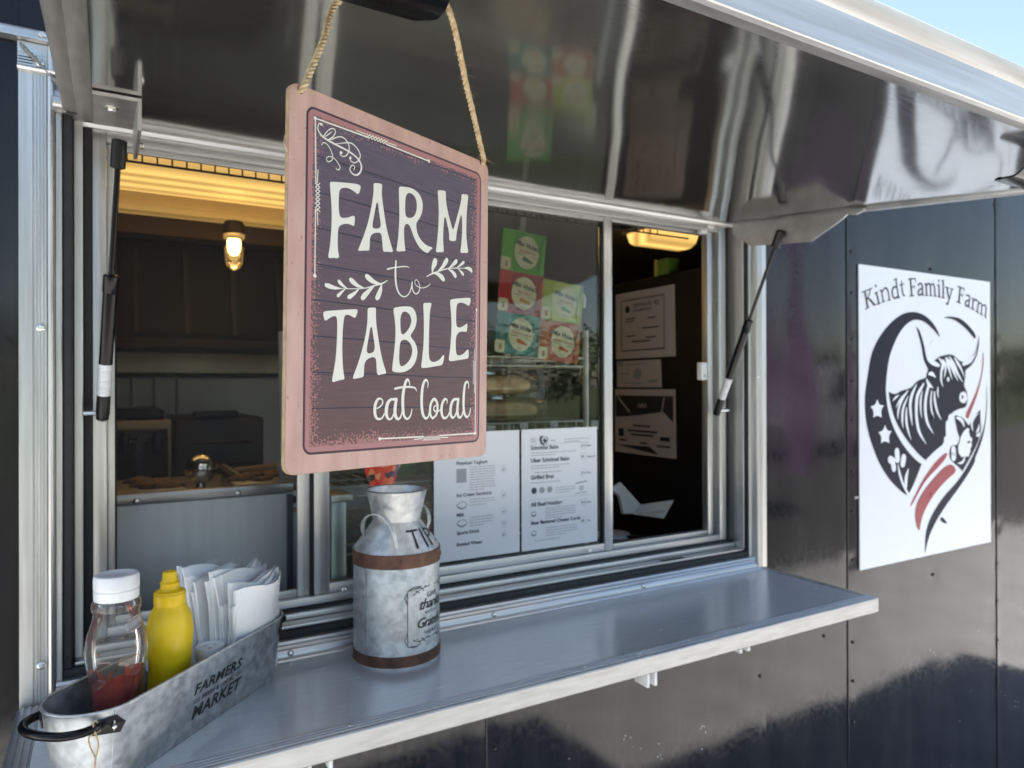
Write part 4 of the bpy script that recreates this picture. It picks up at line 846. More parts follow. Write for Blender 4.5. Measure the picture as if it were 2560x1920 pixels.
for sx_ in (-1, 1):
    for pts in ([(-.052, .133), (-.040, .1405), (-.026, .139)], [(-.052, .133), (-.045, .1375), (-.028, .1385)], [(-.052, .132), (-.058, .124), (-.0545, .118), (-.0525, .110)], [(-.0525, .128), (-.056, .121), (-.053, .112)], [(-.052, .040), (-.0575, .049), (-.0545, .055), (-.0525, .062)], [(-.052, .039), (-.040, .0355), (-.028, .040)],
                [(-.040, .127), (-.030, .1335), (-.018, .136), (-.004, .1375)], [(-.040, .047), (-.028, .0445), (-.015, .047), (-.002, .0465)]): f.stroke([(x*-sx_, y) for x, y in pts], [.0010]*len(pts), 3, False)
    for x, y in ((-.041, .127), (-.036, .132), (-.031, .1295), (-.026, .1365), (-.022, .132), (-.017, .1385), (-.040, .0475), (-.034, .049), (-.030, .043), (-.024, .048), (-.019, .0435), (-.012, .0490)): f.disc(-x*sx_, y, .0014, 8)
f.text('GIVE', 0, .1175, .0125, .01, 0, 1.1, 0, .5); f.text('thanks', 0, .0985, .026, .006, .35, .9, 0, .5); f.text('WITH A', 0, .0885, .009, 0, 0, 1.2, 0, .5); f.text('Grateful', 0, .0670, .024, .006, .35, .88, 0, .5); f.text('HEART', 0, .0535, .0105, .004, 0, 1.25, 0, .5)
f.build('label_print', CHAR, cbody)

# ================================================================== long galvanised caddy with condiments
U = Vector((1, 1, 0)).normalized(); V = Vector((1, -1, 0)).normalized()
BV, BA, BB, BH = .194, -.205, .100, .102
def bp(u, v, z): return U*u+V*(BV+v)+Vector((0, 0, SHZ+z))
def stad(r, n=14):
    o = []
    for i in range(n+1):
        a = -math.pi/2+math.pi*i/n; o.append((BB+r*math.cos(a), r*math.sin(a)))
    for i in range(n+1):
        a = math.pi/2+math.pi*i/n; o.append((BA+r*math.cos(a), r*math.sin(a)))
    return o
BUCK = empty('condiment_caddy', bp((BA+BB)/2, 0, 0), 'long galvanised tub lettered FARMERS MARKET with black handles, at the shelf end', 'tub')
rows = [(.001, .002), (.040, .002), (.0430, .0005), (.0445, .004), (.0575, BH), (.0562, BH), (.0432, .006), (.001, .006)]
m_ = MB(); st = [stad(r) for r, z in rows]; n_ = len(st[0])
for (r, z), ring in zip(rows, st):
    for a, b in ring: m_.v.append(tuple(bp(a+(0 if r > .01 else 0), b+.0006*noise.noise(Vector((a*9, b*9, z*9))), z)))
for i in range(len(rows)-1):
    for j in range(n_): m_.f.append((i*n_+j, i*n_+(j+1) % n_, (i+1)*n_+(j+1) % n_, (i+1)*n_+j))
m_.f.append(tuple(reversed(range(n_)))); m_.f.append(tuple((len(rows)-1)*n_+j for j in range(n_)))
bkt = m_.build('tub_body', GALV, BUCK, 40)
ring = stad(.0572, 18); MB().tube([bp(a, b, BH) for a, b in ring+[ring[0], ring[1]]], .0021, 8, False).build('rolled_rim', GALV_L, BUCK, 180)
MB().tube([bp(BA-.0447*math.sin(.42), .0447*math.cos(.42), .004), bp(BA-.0577*math.sin(.42), .0577*math.cos(.42), BH-.002)], .0011, 5).build('seam', GALV, BUCK)
# side lettering, on the sloping front side
S0 = bp(0, .0445, .004); S1 = bp(0, .0575, BH); sv = (S1-S0).normalized(); snn = U.cross(sv); snn = snn if snn.dot(CAM-S0) > 0 else -snn
def bw(x, y, h): return S0+U*x+sv*y+snn*h
def bpx(x, y): d = hit(x, y, S0, snn)-S0; return (d.dot(U), d.dot(sv))
BTXT = mat('tub_black_print', (.012, .014, .016), .5)
f = Flat(bw, .0005, 8e-6)
def fit(txt, bl, br_, tp, bold=.03, shear=.22):
    """lettering whose base line runs bl -> br_ and whose capitals reach the height of tp (all pixels)"""
    a, b, c = bpx(*bl), bpx(*br_), bpx(*tp); v, fc = glyphs(txt, bold, shear, 1.05); x0 = min(p[0] for p in v); x1 = max(p[0] for p in v); y1 = max(p[1] for p in v)
    dx, dy = b[0]-a[0], b[1]-a[1]; hgt = c[1]-a[1]
    f.raw([(a[0]+dx*(p[0]-x0)/(x1-x0), a[1]+dy*(p[0]-x0)/(x1-x0)+hgt*p[1]/y1) for p in v], fc)
fit('FARMERS', (484.5, 1739), (604, 1665), (488, 1713)); fit('MARKET', (477.5, 1800), (601, 1716), (482, 1769)); fit('FRESH & LOCAL', (504.5, 1747), (583, 1697), (505.5, 1736), .02)
for (ax, ay), (bx_, by_) in (((482, 1754), (499, 1743.5)), ((482, 1760), (499, 1749)), ((589, 1684), (604, 1675)), ((588.5, 1689.5), (603.5, 1680))): f.stroke([bpx(ax, ay), bpx(bx_, by_)], .0011, 2, False)
f.build('lettering', BTXT, bkt)
# handles
def bhandle(cu, sg):
    h = BH-.016; P = []
    for a in (-62, -55): P.append((cu+sg*.0565*math.cos(R(a)), .0565*math.sin(R(a)), h+.0))
    pts = [(cu+sg*.036, -.0455), (cu+sg*.048, -.0470), (cu+sg*.063, -.0410), (cu+sg*.074, -.0270), (cu+sg*.078, -.008), (cu+sg*.078, .008), (cu+sg*.074, .0270), (cu+sg*.063, .0410), (cu+sg*.048, .0470), (cu+sg*.036, .0455)]
    if sg > 0: pts = [(cu+.036+(a-cu-.036)*.55, b*.9) for a, b in pts]
    o = MB().tube([bp(*p) for p in spline([(a, b, h+.003) for a, b in pts], 5)], .0052, 12).build('carry_handle', BLKG, BUCK, 60)
    for s_ in (-1, 1):
        ca, sa = math.cos(R(52)), math.sin(R(52)); c = bp(cu+sg*.0560*ca, s_*.0560*sa, h-.004); nd = U*sg*ca+V*s_*sa; tdir = U*sg*sa-V*s_*ca; pr_ = [(-.020, -.011), (-.026, 0), (-.016, .012), (.006, .011), (.012, .004), (.010, -.006)]
        def plf(off): return lambda a, b: c+tdir*a+Vector((0, 0, b))+nd*(off+.14*b-.5*a*a/.056+.0004)
        pl = MB().prism(pr_, plf(-.0005), plf(.0016)).build('handle_plate', BLK, o, 0)
        MB().ball(c-tdir*.013+nd*.0008+Vector((0, 0, -.001)), .0032, 10, 6).build('rivet', ZINC, o, 180)
    return o
bhandle(BA, -1); bhandle(BB, 1)
tw = bp(BA-.046, .0475, BH-.012)
rope([tw+Vector((.004, .002, -.006)), tw+Vector((.0, 0, .0065)), tw+Vector((-.003, -.005, .004)), tw+Vector((.002, -.006, -.018)), tw+Vector((-.001, -.004, -.038)), tw+Vector((-.003, -.004, -.055)), tw+Vector((-.008, -.006, -.075))], .0011, BUCK, 'twine_loop', 320, 2, 5)
rope([tw+Vector((.004, .002, -.006)), tw+Vector((-.007, .001, -.010)), tw+Vector((-.006, -.001, -.022)), tw+Vector((-.001, -.003, -.036)), tw+Vector((-.002, -.004, -.060)), tw+Vector((.001, -.006, -.085))], .0011, BUCK, 'twine_loop', 320, 2, 5)

# ---- ketchup bottle
KC = Vector((.016, -.243, SHZ+.0065))
KET = empty('ketchup_bottle', KC, 'nearly empty clear ketchup bottle with white flip cap, in the tub', 'bottle')
kz = lambda z: z-SHZ-.0065
def facet(th, z):
    k = max(0, 1-abs((kz(z+SHZ+.0065)-.10))/.09) if 0 else 1
    return 1+.022*math.cos(th*8)*(1 if .02 < z < .165 else 0)+.03*math.cos(th*2+.6)*(1 if z < .19 else 0)
kp = [(.001, .001), (.026, .001), (.0292, .004), (.0295, .020), (.0292, .060), (.0290, .085), (.0300, .100), (.0318, .108), (.0350, .125), (.0356, .133), (.0352, .142), (.0325, .160), (.0292, .172), (.0272, .180), (.0264, .186), (.0290, .191), (.0296, .195), (.0290, .200), (.0262, .204), (.0255, .214), (.001, .215)]
MB().lathe(kp, KC, 48, facet).build('bottle_shell', PET, KET, 32)
MB().lathe([(.001, .204), (.0262, .204), (.0268, .206), (.0270, .2165), (.0262, .2172), (.0262, .2182), (.0272, .2190), (.0272, .2325), (.0255, .2360), (.021, .2368), (.020, .2362), (.001, .2362)], KC, 48).build('flip_cap', WHITEP, KET, 40)
kf = Flat(lambda x, y, h: KC+Vector((x, y, .2363+h)), .0002); kf.stroke([(-.010, -.004), (-.003, .004), (.004, -.003), (.011, .004)], .0012); kf.disc(.0, -.009, .0035); kf.build('cap_emboss', mat('cap_emboss', (.66, .66, .66), .5), KET)
KRED = noisy(mat('ketchup', (.25, .02, .012), .25), (.60, .028, .016), (.85, .065, .022), 45, detail=3, lo=.4, hi=.62)
KORG = mat('ketchup_smear', (.75, .13, .03), .3)
def ktop(th): return .100+.009*math.sin(th*1.0+2.2)+.005*math.sin(th*3)
m_ = MB(); seg = 40
levels = [.003, .02, .04, .06, .085]
for z in levels:
    for j in range(seg): th = 6.28318*j/seg; r = .0278*facet(th, .03); m_.v.append((KC.x+r*math.cos(th), KC.y+r*math.sin(th), KC.z+z))
for j in range(seg): th = 6.28318*j/seg; r = .0277*facet(th, .03); m_.v.append((KC.x+r*math.cos(th), KC.y+r*math.sin(th), KC.z+ktop(th)))
for i in range(5):
    for j in range(seg): m_.f.append((i*seg+j, i*seg+(j+1) % seg, (i+1)*seg+(j+1) % seg, (i+1)*seg+j))
m_.f.append(tuple(reversed(range(seg)))); k0 = len(m_.v); m_.v.append((KC.x, KC.y, KC.z+.090))
for j in range(seg): m_.f.append((5*seg+j, 5*seg+(j+1) % seg, k0))
m_.build('ketchup', KRED, KET, 60)
def kw(x, y, h):
    th = math.atan2(CAM.y-KC.y, CAM.x-KC.x)+x/.029; rr = [r for r, z in kp if z >= y][0] if 0 else None
    for (r0, z0), (r1, z1) in zip(kp[1:-1], kp[2:]):
        if z0 <= y <= z1: rr = r0+(r1-r0)*(y-z0)/max(1e-6, z1-z0); break
    rr = (rr or .029)*facet(th, y)-.0006+h; return Vector((KC.x+rr*math.cos(th), KC.y+rr*math.sin(th), KC.z+y))
f = Flat(kw, 0, 2e-5)
for pts, wd_ in (([(-.024, .066), (-.010, .062), (.006, .060), (.022, .066), (.030, .080)], [.006, .010, .014, .012, .004]), ([(.018, .070), (.024, .090), (.023, .104)], [.010, .008, .004]), ([(-.016, .052), (0, .050), (.018, .052)], .014), ([(.010, .124), (.012, .112)], [.004, .006]), ([(-.018, .118), (-.016, .110)], [.003, .005]), ([(-.006, .116), (-.010, .106)], .005), ([(.014, .2005), (.018, .192)], [.006, .003])): f.stroke(pts, wd_, 5)
for _ in range(26): f.disc(random.uniform(-.03, .03), random.choice((random.uniform(.07, .10), random.uniform(.10, .19))), random.uniform(.0004, .0016), 8)
f.build('smears', KORG, KET)
f = Flat(kw, .0011, 2e-5); f.smooth([(.034, .012), (.050, .012), (.064, .012), (.064, .100), (.050, .104), (.038, .096), (.030, .080), (.036, .060), (.030, .040)]); f.build('label', mat('ketchup_label', g(226, 214, 176), .5), KET)
f = Flat(kw, .0013, 2e-5); f.stroke([(.038, .014), (.036, .040), (.040, .060), (.035, .080), (.042, .095)], .0013); f.stroke([(.043, .020), (.043, .090)], .003); f.build('label_trim', mat('label_gold', g(176, 140, 60), .4), KET)
f = Flat(kw, .0008, 2e-5); f.smooth([(.010, .178), (.036, .184), (.036, .168), (.012, .163)], it=1); f.build('neck_label', mat('neck_label', (.72, .70, .70), .5), KET)
f = Flat(kw, .0010, 2e-5); f.stroke([(.013, .166), (.034, .171)], .0012); f.stroke([(.012, .176), (.034, .181)], .0010); f.build('neck_label_print', mat('neck_print', g(150, 120, 110), .6), KET)

# ---- mustard bottle
MC = Vector((.0835, -.188, SHZ+.0065)); MUSY = noisy(mat('mustard_yellow', (.72, .45, .01), .38), (.80, .52, .008), (.87, .60, .012), 12)
MUS = empty('mustard_bottle', MC, 'yellow squeeze mustard bottle with pointed yellow cap, in the tub', 'bottle')
def mfl(th, z): return 1+(.09*math.cos(2*(th-.9)) if z < .16 else .09*math.cos(2*(th-.9))*max(0, 1-(z-.16)/.012))
MB().lathe([(.001, .001), (.027, .001), (.0305, .004), (.0312, .02), (.0308, .045), (.0290, .070), (.0286, .078), (.0296, .095), (.0312, .115), (.0316, .130), (.0306, .145), (.0275, .158), (.0232, .166), (.0205, .1705), (.0200, .175), (.001, .175)], MC, 56, mfl).build('bottle_body', MUSY, MUS, 50)
MB().lathe([(.001, .1712), (.0205, .1712), (.0212, .173), (.0208, .1880), (.0196, .1905), (.0150, .1920), (.0128, .1945), (.0122, .2010), (.0136, .2020), (.0118, .2035), (.0105, .2050), (.0094, .2160), (.0085, .2178), (.0062, .2182), (.0058, .2160), (.001, .2160)], MC, 40, lambda th, z: 1+(.008*math.cos(th*30) if .173 < z < .187 else 0)).build('nozzle_cap', mat('mustard_cap', (.86, .55, .006), .32), MUS, 40)
MB().lathe([(.0212, .1865), (.0216, .1872), (.0212, .1880)], MC, 40, caps=False).build('cap_ring', mat('mustard_cap_ring', (.66, .39, .008), .4), MUS, 180)
def muw(x, y, h):
    th = math.atan2(CAM.y-MC.y, CAM.x-MC.x)+x/.031; rr = .0305*mfl(th, y)+.0012+h; return Vector((MC.x+rr*math.cos(th), MC.y+rr*math.sin(th), MC.z+y))
f = Flat(muw, 0, 2e-5)
f.stroke([(-.040, .10), (-.0405, .05)], .004); f.text('CLASSIC', -.039, .05, .007, rot=R(90)); f.build('label_print', mat('label_black', (.03, .02, .01), .5), MUS)
f = Flat(lambda x, y, h: muw(x, y, h+.0004), 0, 2e-5); f.rect(-.036, -.028, .086, .102); f.build('white_sticker', PAPER, MUS)

# ---- salt shaker
SC = Vector((.1415, -.1470, SHZ+.0065))
SHK = empty('salt_shaker', SC, 'small round white shaker with dimpled top, between mustard bottle and napkins', 'shaker')
MB().lathe([(.001, 0), (.0195, 0), (.0205, .002), (.0205, .071), (.001, .072)], SC, 36).build('shaker_body', WHITEP, SHK, 40)
cap = MB().lathe([(.001, .0715), (.0212, .0715), (.0218, .0730), (.0216, .0850), (.0204, .0875), (.0180, .0872), (.0168, .0860), (.001, .0862)], SC, 36).build('shaker_cap', mat('shaker_cap_white', (.82, .82, .82), .3), SHK, 40)
for k in range(3): MB().lathe([(.001, .08622), (.0028, .08622), (.0030, .0866), (.001, .0864)], SC+Vector((.008*math.cos(k*2.1+.4), .008*math.sin(k*2.1+.4), 0)), 12).build('dimple', mat('shaker_dimple', (.6, .6, .6), .5), cap, 40)

# ---- paper napkins, each folded sheet on its own
NAP = noisy(mat('napkin_paper', (.82, .81, .77), .9), (.87, .865, .84), (.93, .93, .92), 30, bump=.35, bdist=.0008)
b_ = bsdf(NAP); b_.inputs['Subsurface Weight'].default_value = .15; b_.inputs['Subsurface Radius'].default_value = (.01, .01, .008)
def napkin(i, n):
    t = i/(n-1); rnd = random.Random(100+i)
    v0 = .036-.078*t+rnd.uniform(-.001, .001); u0 = .086-.020*t+rnd.uniform(-.008, .008); W_ = .116; H_ = .176+rnd.uniform(-.016, .010)-.018*(1-min(1, t*3))
    lean = -.34*(t-.22)+rnd.uniform(-.04, .04); fan = R(rnd.uniform(2, 12)-16*t); bow = rnd.uniform(.006, .016); ph = rnd.uniform(0, 6); cur = rnd.uniform(-.004, .014)
    NU, NV = 8, 12; th_ = .0011
    def f(a, b, s_):
        x = (a-.5)*W_; z = b*H_+.004*math.sin(a*5+ph)*b+.003*(a-.5)*rnd_s
        X = x*math.cos(fan)-z*math.sin(fan)*.9; Z = z*math.cos(fan)+x*math.sin(fan)+.003*math.sin(a*5+ph)*b*b
        v = v0+lean*b*H_*.9+bow*math.sin(a*3.1)*(.3+b)-cur*b*b+.0022*math.sin(b*9+a*4+ph)*b+s_*(th_+.0030*b*b*math.sin(math.pi*min(1, a*.9+.1)))
        lim = .040+.0137*min(1, Z/BH)
        u = u0+X
        if Z < BH: v = max(-lim, min(lim, v))
        return bp(min(u, .134 if Z < BH+.01 else .15), v, .008+max(0, Z))
    rnd_s = rnd.uniform(-1, 1)
    m_ = MB(); m_.grid(lambda a, b: f(a, b, -1), NU, NV); m_.grid(lambda a, b: f(a, b, 1), NU, NV)
    n1 = (NU+1)*(NV+1)
    for a in range(NU): m_.f.append((a*(NV+1), (a+1)*(NV+1), n1+(a+1)*(NV+1), n1+a*(NV+1)))
    for b in range(NV): m_.f.append((b, b+1, n1+b+1, n1+b))
    o = m_.build('napkin', NAP, None, 70)
    return tag(o, 'white folded paper napkin standing in the bunch in the tub', 'napkin', 'napkins bunched in the tub')
for i in range(28): napkin(i, 28)

# ================================================================== papers on the glass
def yplane(Y, sgn=-1): return lambda x, y, h: Vector((x, Y-h, y))
def sheet(name, label, cat, corners, Y, m=PAPER, th=.0003):
    P = [atY(px, py, Y) for px, py in corners]; c = sum(P, Vector())/4
    x0, x1 = (P[0].x+P[3].x)/2, (P[1].x+P[2].x)/2; z0, z1 = (P[2].z+P[3].z)/2, (P[0].z+P[1].z)/2
    root = empty(name, (c.x, Y, z0), label, cat)
    MB().grid(lambda u, v: (x0+(x1-x0)*u, Y+.0004*math.sin(u*5+v*3), z0+(z1-z0)*v), 8, 8).build('paper', m, root, 180, fixn=False)
    MB().grid(lambda u, v: (x0+(x1-x0)*u, Y+.0004*math.sin(u*5+v*3)+th, z0+(z1-z0)*v), 8, 8).build('paper_back', m, root, 180, fixn=False)
    return root, x0, x1, z0, z1
def lines(f, x0, x1, y, n, dy, wd_, seed=1):
    rd = random.Random(seed)
    for k in range(n):
        x = x0; e = x1 if k < n-1 else x0+(x1-x0)*rd.uniform(.4, .8)
        while x < e-.002:
            l = rd.uniform(.004, .012); f.rect(x, min(x+l, e), y-k*dy-wd_/2, y-k*dy+wd_/2); x += l+.0016
MY = .0715
menu, x0, x1, z0, z1 = sheet('menu_sheet', 'printed food menu sheet on the glass headed by a small heart emblem', 'menu', ((1304, 1074), (1493, 1067), (1493, 1352), (1304, 1380)), MY)
w_, h_ = x1-x0, z1-z0
def at(u, v): return (x0+u*w_, z1-v*h_)
f = Flat(yplane(MY), .0006, 1e-5); fg = Flat(yplane(MY), .0006, 1e-5)
MINK = mat('menu_ink', (.045, .055, .09), .7)
def heading(txt, x, y, sz, b, root):
    ff = Flat(yplane(MY), .0006, 1e-5); ff.text(txt, x, y, sz, b, 0, 1.0); ff.build('menu_heading', MINK, root)
for txt, u, v in (('Schnitzel Bahn', .115, .170), ('Uber Schnitzel Bahn', .115, .275), ('Grilled Brat', .115, .415), ('All Beef Hotdog', .115, .640), ('Beer Battered Cheese Curds', .115, .790)): heading(txt, *at(u, v), .0132 if len(txt) < 22 else .0118, .030, menu)
for v, a, b in ((.165, '$16', 'Meal'), (.260, '$8', 'Vegetarian'), (.400, '$16', 'Meal'), (.655, '$16', 'Meal'), (.815, '$8', 'Side')):
    X, Y = at(.78, v); f.text(a, X, Y, .0075, .01); f.text(b, X+.016, Y, .0060, .01)
    fg.stroke([(X+.006+.0085*math.cos(k*.52), Y+.003+.0085*math.sin(k*.52)) for k in range(13)], .0006, 2, False)
lines(fg, x0+.115*w_, x0+.72*w_, at(0, .198)[1], 2, .0058, .0016, 2); lines(fg, x0+.115*w_, x0+.62*w_, at(0, .305)[1], 2, .0058, .0016, 3); lines(fg, x0+.16*w_, x0+.88*w_, at(0, .362)[1], 1, .005, .0016, 4); lines(fg, x0+.115*w_, x0+.70*w_, at(0, .445)[1], 1, .005, .0016, 5)
lines(fg, x0+.43*w_, x0+.70*w_, at(0, .50)[1], 3, .0058, .0016, 6); lines(fg, x0+.30*w_, x0+.70*w_, at(0, .665)[1], 5, .0056, .0016, 7); lines(fg, x0+.30*w_, x0+.72*w_, at(0, .83)[1], 4, .0058, .0016, 8); lines(fg, x0+.16*w_, x0+.74*w_, at(0, .925)[1], 1, .005, .0016, 9)
lines(fg, x0+.55*w_, x0+.90*w_, at(0, .095)[1], 2, .006, .0016, 10)
for v in (.125, .585): X, Y = at(.1, v); fg.rect(X, X+.8*w_, Y-.0003, Y+.0003)
for u in (.155, .255, .355): X, Y = at(u, .510); (f if u < .2 else fg).disc(X, Y, .0075, 14)
for u, v, a in ((.12, .70, .012), (.12, .86, .013)): X, Y = at(u, v); fg.stroke([(X, Y), (X+a*.5, Y+a*.45), (X+a, Y), (X+a*.5, Y-a*.45), (X, Y)], .0016, 2); f.stroke([(X+.001, Y-.004), (X+a*.5, Y-a*.5), (X+a-.001, Y-.004)], .0022, 2)
X, Y = at(.70, .48); fg.stroke([(X, Y), (X+.032, Y+.004)], .003); f.stroke([(X+.012, Y-.012), (X+.017, Y-.007), (X+.022, Y-.012), (X+.017, Y-.017), (X+.012, Y-.012)], .002, 2); fg.stroke([(X, Y-.024), (X+.032, Y-.022)], .002)
X, Y = at(.29, .085); f.stroke([(X-.002, Y+.006), (X-.010, Y+.004), (X-.009, Y-.008), (X, Y-.016)], [.001, .006, .006, .001]); f.stroke([(X+.001, Y+.006), (X+.008, Y+.003), (X+.006, Y-.008), (X, Y-.016)], [.001, .002, .002, .001]); f.disc(X, Y-.003, .0045); f.stroke([(X-.003, Y-.011), (X+.005, Y-.004)], .003)
fg.text('KINDT', *at(.11, .088), .006, .01); fg.text('FAMILY', *at(.11, .108), .006, .01); fg.text('FARM', *at(.36, .108), .006, .01)
f.build('menu_print', MINK, menu)['kind'] = 'stuff'; fg.build('menu_small_print', INKG, menu)['kind'] = 'stuff'
m1r, x0, x1, z0, z1 = sheet('menu_sheet', 'printed menu sheet of drinks and sweets on the glass, half behind the plaque', 'menu', ((1082, 1080), (1300, 1078), (1297, 1380), (1088, 1408)), MY)
w_, h_ = x1-x0, z1-z0
f = Flat(yplane(MY), .0006, 1e-5); fg = Flat(yplane(MY), .0006, 1e-5)
for txt, v in (('Premium Yoghurt', .255), ('Ice Cream Sandwich', .505), ('Milk', .660), ('Sports Drink', .800), ('Bottled Water', .890)): heading(txt, *at(.25, v), .0105, .026, m1r)
for v in (.320, .530, .665, .760, .850): X, Y = at(.79, v); f.text('$5', X, Y, .0065, .01); fg.stroke([(X+.004+.0075*math.cos(k*.52), Y+.0025+.0075*math.sin(k*.52)) for k in range(13)], .0006, 2, False)
lines(fg, x0+.40*w_, x0+.70*w_, at(0, .278)[1], 10, .0056, .0016, 12); lines(fg, x0+.40*w_, x0+.70*w_, at(0, .535)[1], 3, .006, .0016, 13); lines(fg, x0+.40*w_, x0+.68*w_, at(0, .675)[1], 4, .006, .0016, 14)
X, Y = at(.25, .345); fg.rect(X, X+.024, Y-.014, Y+.016)
for v in (.57, .71): X, Y = at(.25, v); fg.stroke([(X, Y), (X+.013, Y+.007), (X+.026, Y), (X+.013, Y-.008), (X, Y)], .0016, 2); f.stroke([(X+.003, Y-.004), (X+.013, Y-.009), (X+.023, Y-.004)], .0022, 2)
f.build('menu_print', MINK, m1r)['kind'] = 'stuff'; fg.build('menu_small_print', INKG, m1r)['kind'] = 'stuff'
for px, py in ((1385, 1062), (1487, 1061), (1310, 1068), (1228, 1075)):
    q = atY(px, py, MY+.008); tp_ = MB().box(q.x-.011, q.x+.011, MY+.0075, MY+.0078, q.z-.012, q.z+.010).build('tape', clear('tape', (.9, .9, .95), 1.4, .2, .35, (.6, .62, .7)), menu if px > 1300 else m1r, 0)

# ---- crisps price poster inside the glass: five picture tiles
PY = .086
POST = empty('crisps_poster', (.89, PY, 1.665), 'tilted crisps price poster of five coloured packet pictures inside the glass', 'poster')
o_ = atY(1235.4, 879.7, PY); pr_x = (atY(1446, 896, PY)-o_).normalized(); tilt = math.atan2((atY(1257.9, 574, PY)-o_).x, (atY(1257.9, 574, PY)-o_).z); pe1 = Vector((math.cos(tilt), 0, -math.sin(tilt))); pe2 = Vector((math.sin(tilt), 0, math.cos(tilt)))
PWm, PHm = .117, .0935
def pw(x, y, h): return o_+pe1*x+pe2*y+Vector((0, -h, 0))
CREAMP = mat('poster_cream', g(226, 216, 180), .5); PRED = mat('poster_red', g(170, 50, 44), .5); PBLK = mat('poster_black', g(50, 46, 40), .5)
tiles = [(0, 0, g(20, 96, 90), g(40, 126, 116), 'SWEET & ONION', g(200, 90, 50)), (1, 0, g(186, 92, 30), g(186, 70, 44), 'SMOKEHOUSE BBQ', g(190, 80, 50)), (0, 1, g(200, 24, 26), g(150, 20, 30), 'SEA SALT', g(205, 140, 60)), (1, 1, g(166, 178, 50), g(196, 206, 110), 'LIME & PEPPER', g(90, 150, 90)), (0, 2, g(84, 170, 34), g(64, 150, 28), 'JALAPENO', g(60, 110, 50))]
for cx, cy, c1, c2, fl_n, acc in tiles:
    X0, Y0 = cx*PWm, cy*PHm*1.02-(.0 if cx == 0 else .004)
    o = MB().prism(rrect(X0, X0+PWm, Y0, Y0+PHm*1.02-.0002, .0005, 1), lambda a, b: pw(a, b, -.0008), lambda a, b: pw(a, b, 0)).build('poster_tile', mat('tile_print', c1, .35), POST, 0)
    mx_, my_ = X0+.070, Y0+.048
    def sub(mt, fn, base, nm='tile_picture'):
        f = Flat(pw, base, 6e-6); fn(f); f.build(nm, mt, o)
    sub(mat('packet', c2, .3), lambda f: f.poly([(mx_-.038, Y0+.002), (mx_+.036, Y0+.002), (mx_+.040, Y0+.03), (mx_+.037, Y0+.07), (mx_+.041, Y0+.093), (mx_-.036, Y0+.093), (mx_-.041, Y0+.06), (mx_-.040, Y0+.03)]), .0002)
    sub(mat('packet_fold', tuple(x*.45 for x in c2), .3), lambda f: f.stroke([(mx_+.034, Y0+.004), (mx_+.030, Y0+.030), (mx_+.036, Y0+.066), (mx_+.042, Y0+.090)], [.003, .005, .004, .006]), .0004)
    sub(CREAMP, lambda f: (f.disc(mx_-.003, my_, .0335, 28, .038), f.poly(rrect(X0, X0+.026, Y0+.001, Y0+.030, .005, 3))), .0006)
    sub(PBLK, lambda f: (f.text('Miss Vickie\'s', mx_-.003, my_+.011, .0150, .030, .3, .9, R(-9), .5), f.stroke([(mx_-.030, my_-.004), (mx_-.012, my_-.006)], .0012), f.stroke([(mx_+.012, my_-.008), (mx_+.026, my_-.011)], .0012), f.stroke([(mx_-.012, my_-.032), (mx_+.004, my_-.033)], .0010)), .0009)
    sub(PRED, lambda f: (f.text('$', X0+.014, Y0+.010, .016, .02, 0, 1, 0, .5), f.text(fl_n, mx_-.002, my_-.002, .0068 if len(fl_n) > 9 else .0095, .01, 0, 1, R(-5), .5)), .0009)
    sub(mat('flavour', acc, .5), lambda f: (f.disc(mx_-.008, my_-.016, .0065, 12, .0055), f.stroke([(mx_-.002, my_-.018), (mx_+.012, my_-.022)], [.009, .005])), .0009)
MB().box(-.007, .007, -.0006, 0, .27, .32).xf(lambda p: pw(.052+p.x, p.z, p.y-.001)).build('tape', clear('tape_clear', (.9, .9, .9), 1.4, .2, .25, (.6, .6, .55)), POST, 0)

# ================================================================== inside the trailer
# black fridge whose side faces the window, with three papers
FRX = 1.565
FR = empty('fridge', (FRX+.35, .55, .46), 'tall black fridge inside the window with three papers on its side', 'fridge')
MB().box(FRX, FRX+.65, .13, .93, .47, 1.955, .006).build('cabinet', mat('fridge_black', (.006, .006, .008), .5, 0, .3), FR)
MB().box(FRX+.01, FRX+.64, .09, .128, .50, 1.95, .006).build('door', BLKG, FR)
PAP2 = mat('certificate_paper', (.62, .56, .56), .8)
def xplane(h0=0): return lambda x, y, h: Vector((FRX-.0015-h, x, y))
def hx(px, py): p = hit(px, py, (FRX, 0, 0), (1, 0, 0)); return p
def fsheet(name, label, cs):
    P = [hx(*c) for c in cs]; y0, y1 = (P[0].y+P[3].y)/2, (P[1].y+P[2].y)/2; z0, z1 = (P[2].z+P[3].z)/2, (P[0].z+P[1].z)/2
    root = empty(name, (FRX, (y0+y1)/2, z0), label, 'certificate')
    MB().grid(lambda u, v: (FRX-.0012-.004*(u**6)*v-.001*math.sin(u*4), y0+(y1-y0)*u, z0+(z1-z0)*v), 10, 6).build('paper', PAP2, root, 180, fixn=False)
    return root, y0, y1, z0, z1
rt, y0, y1, z0, z1 = fsheet('framed_certificate', 'black ruled certificate taped highest on the dark fridge side', ((1541, 736), (1688, 712), (1691, 893), (1540, 896)))
f = Flat(xplane(), .004, 2e-5)
def fr2(u, v): return (y0+(y1-y0)*u, z1-(z1-z0)*v)
bx = [fr2(.12, .12), fr2(.84, .12), fr2(.84, .88), fr2(.12, .88)]
for a, b in zip(bx, bx[1:]+bx[:1]): f.stroke([a, b], .003, 2)
f.disc(*fr2(.23, .26), .012)
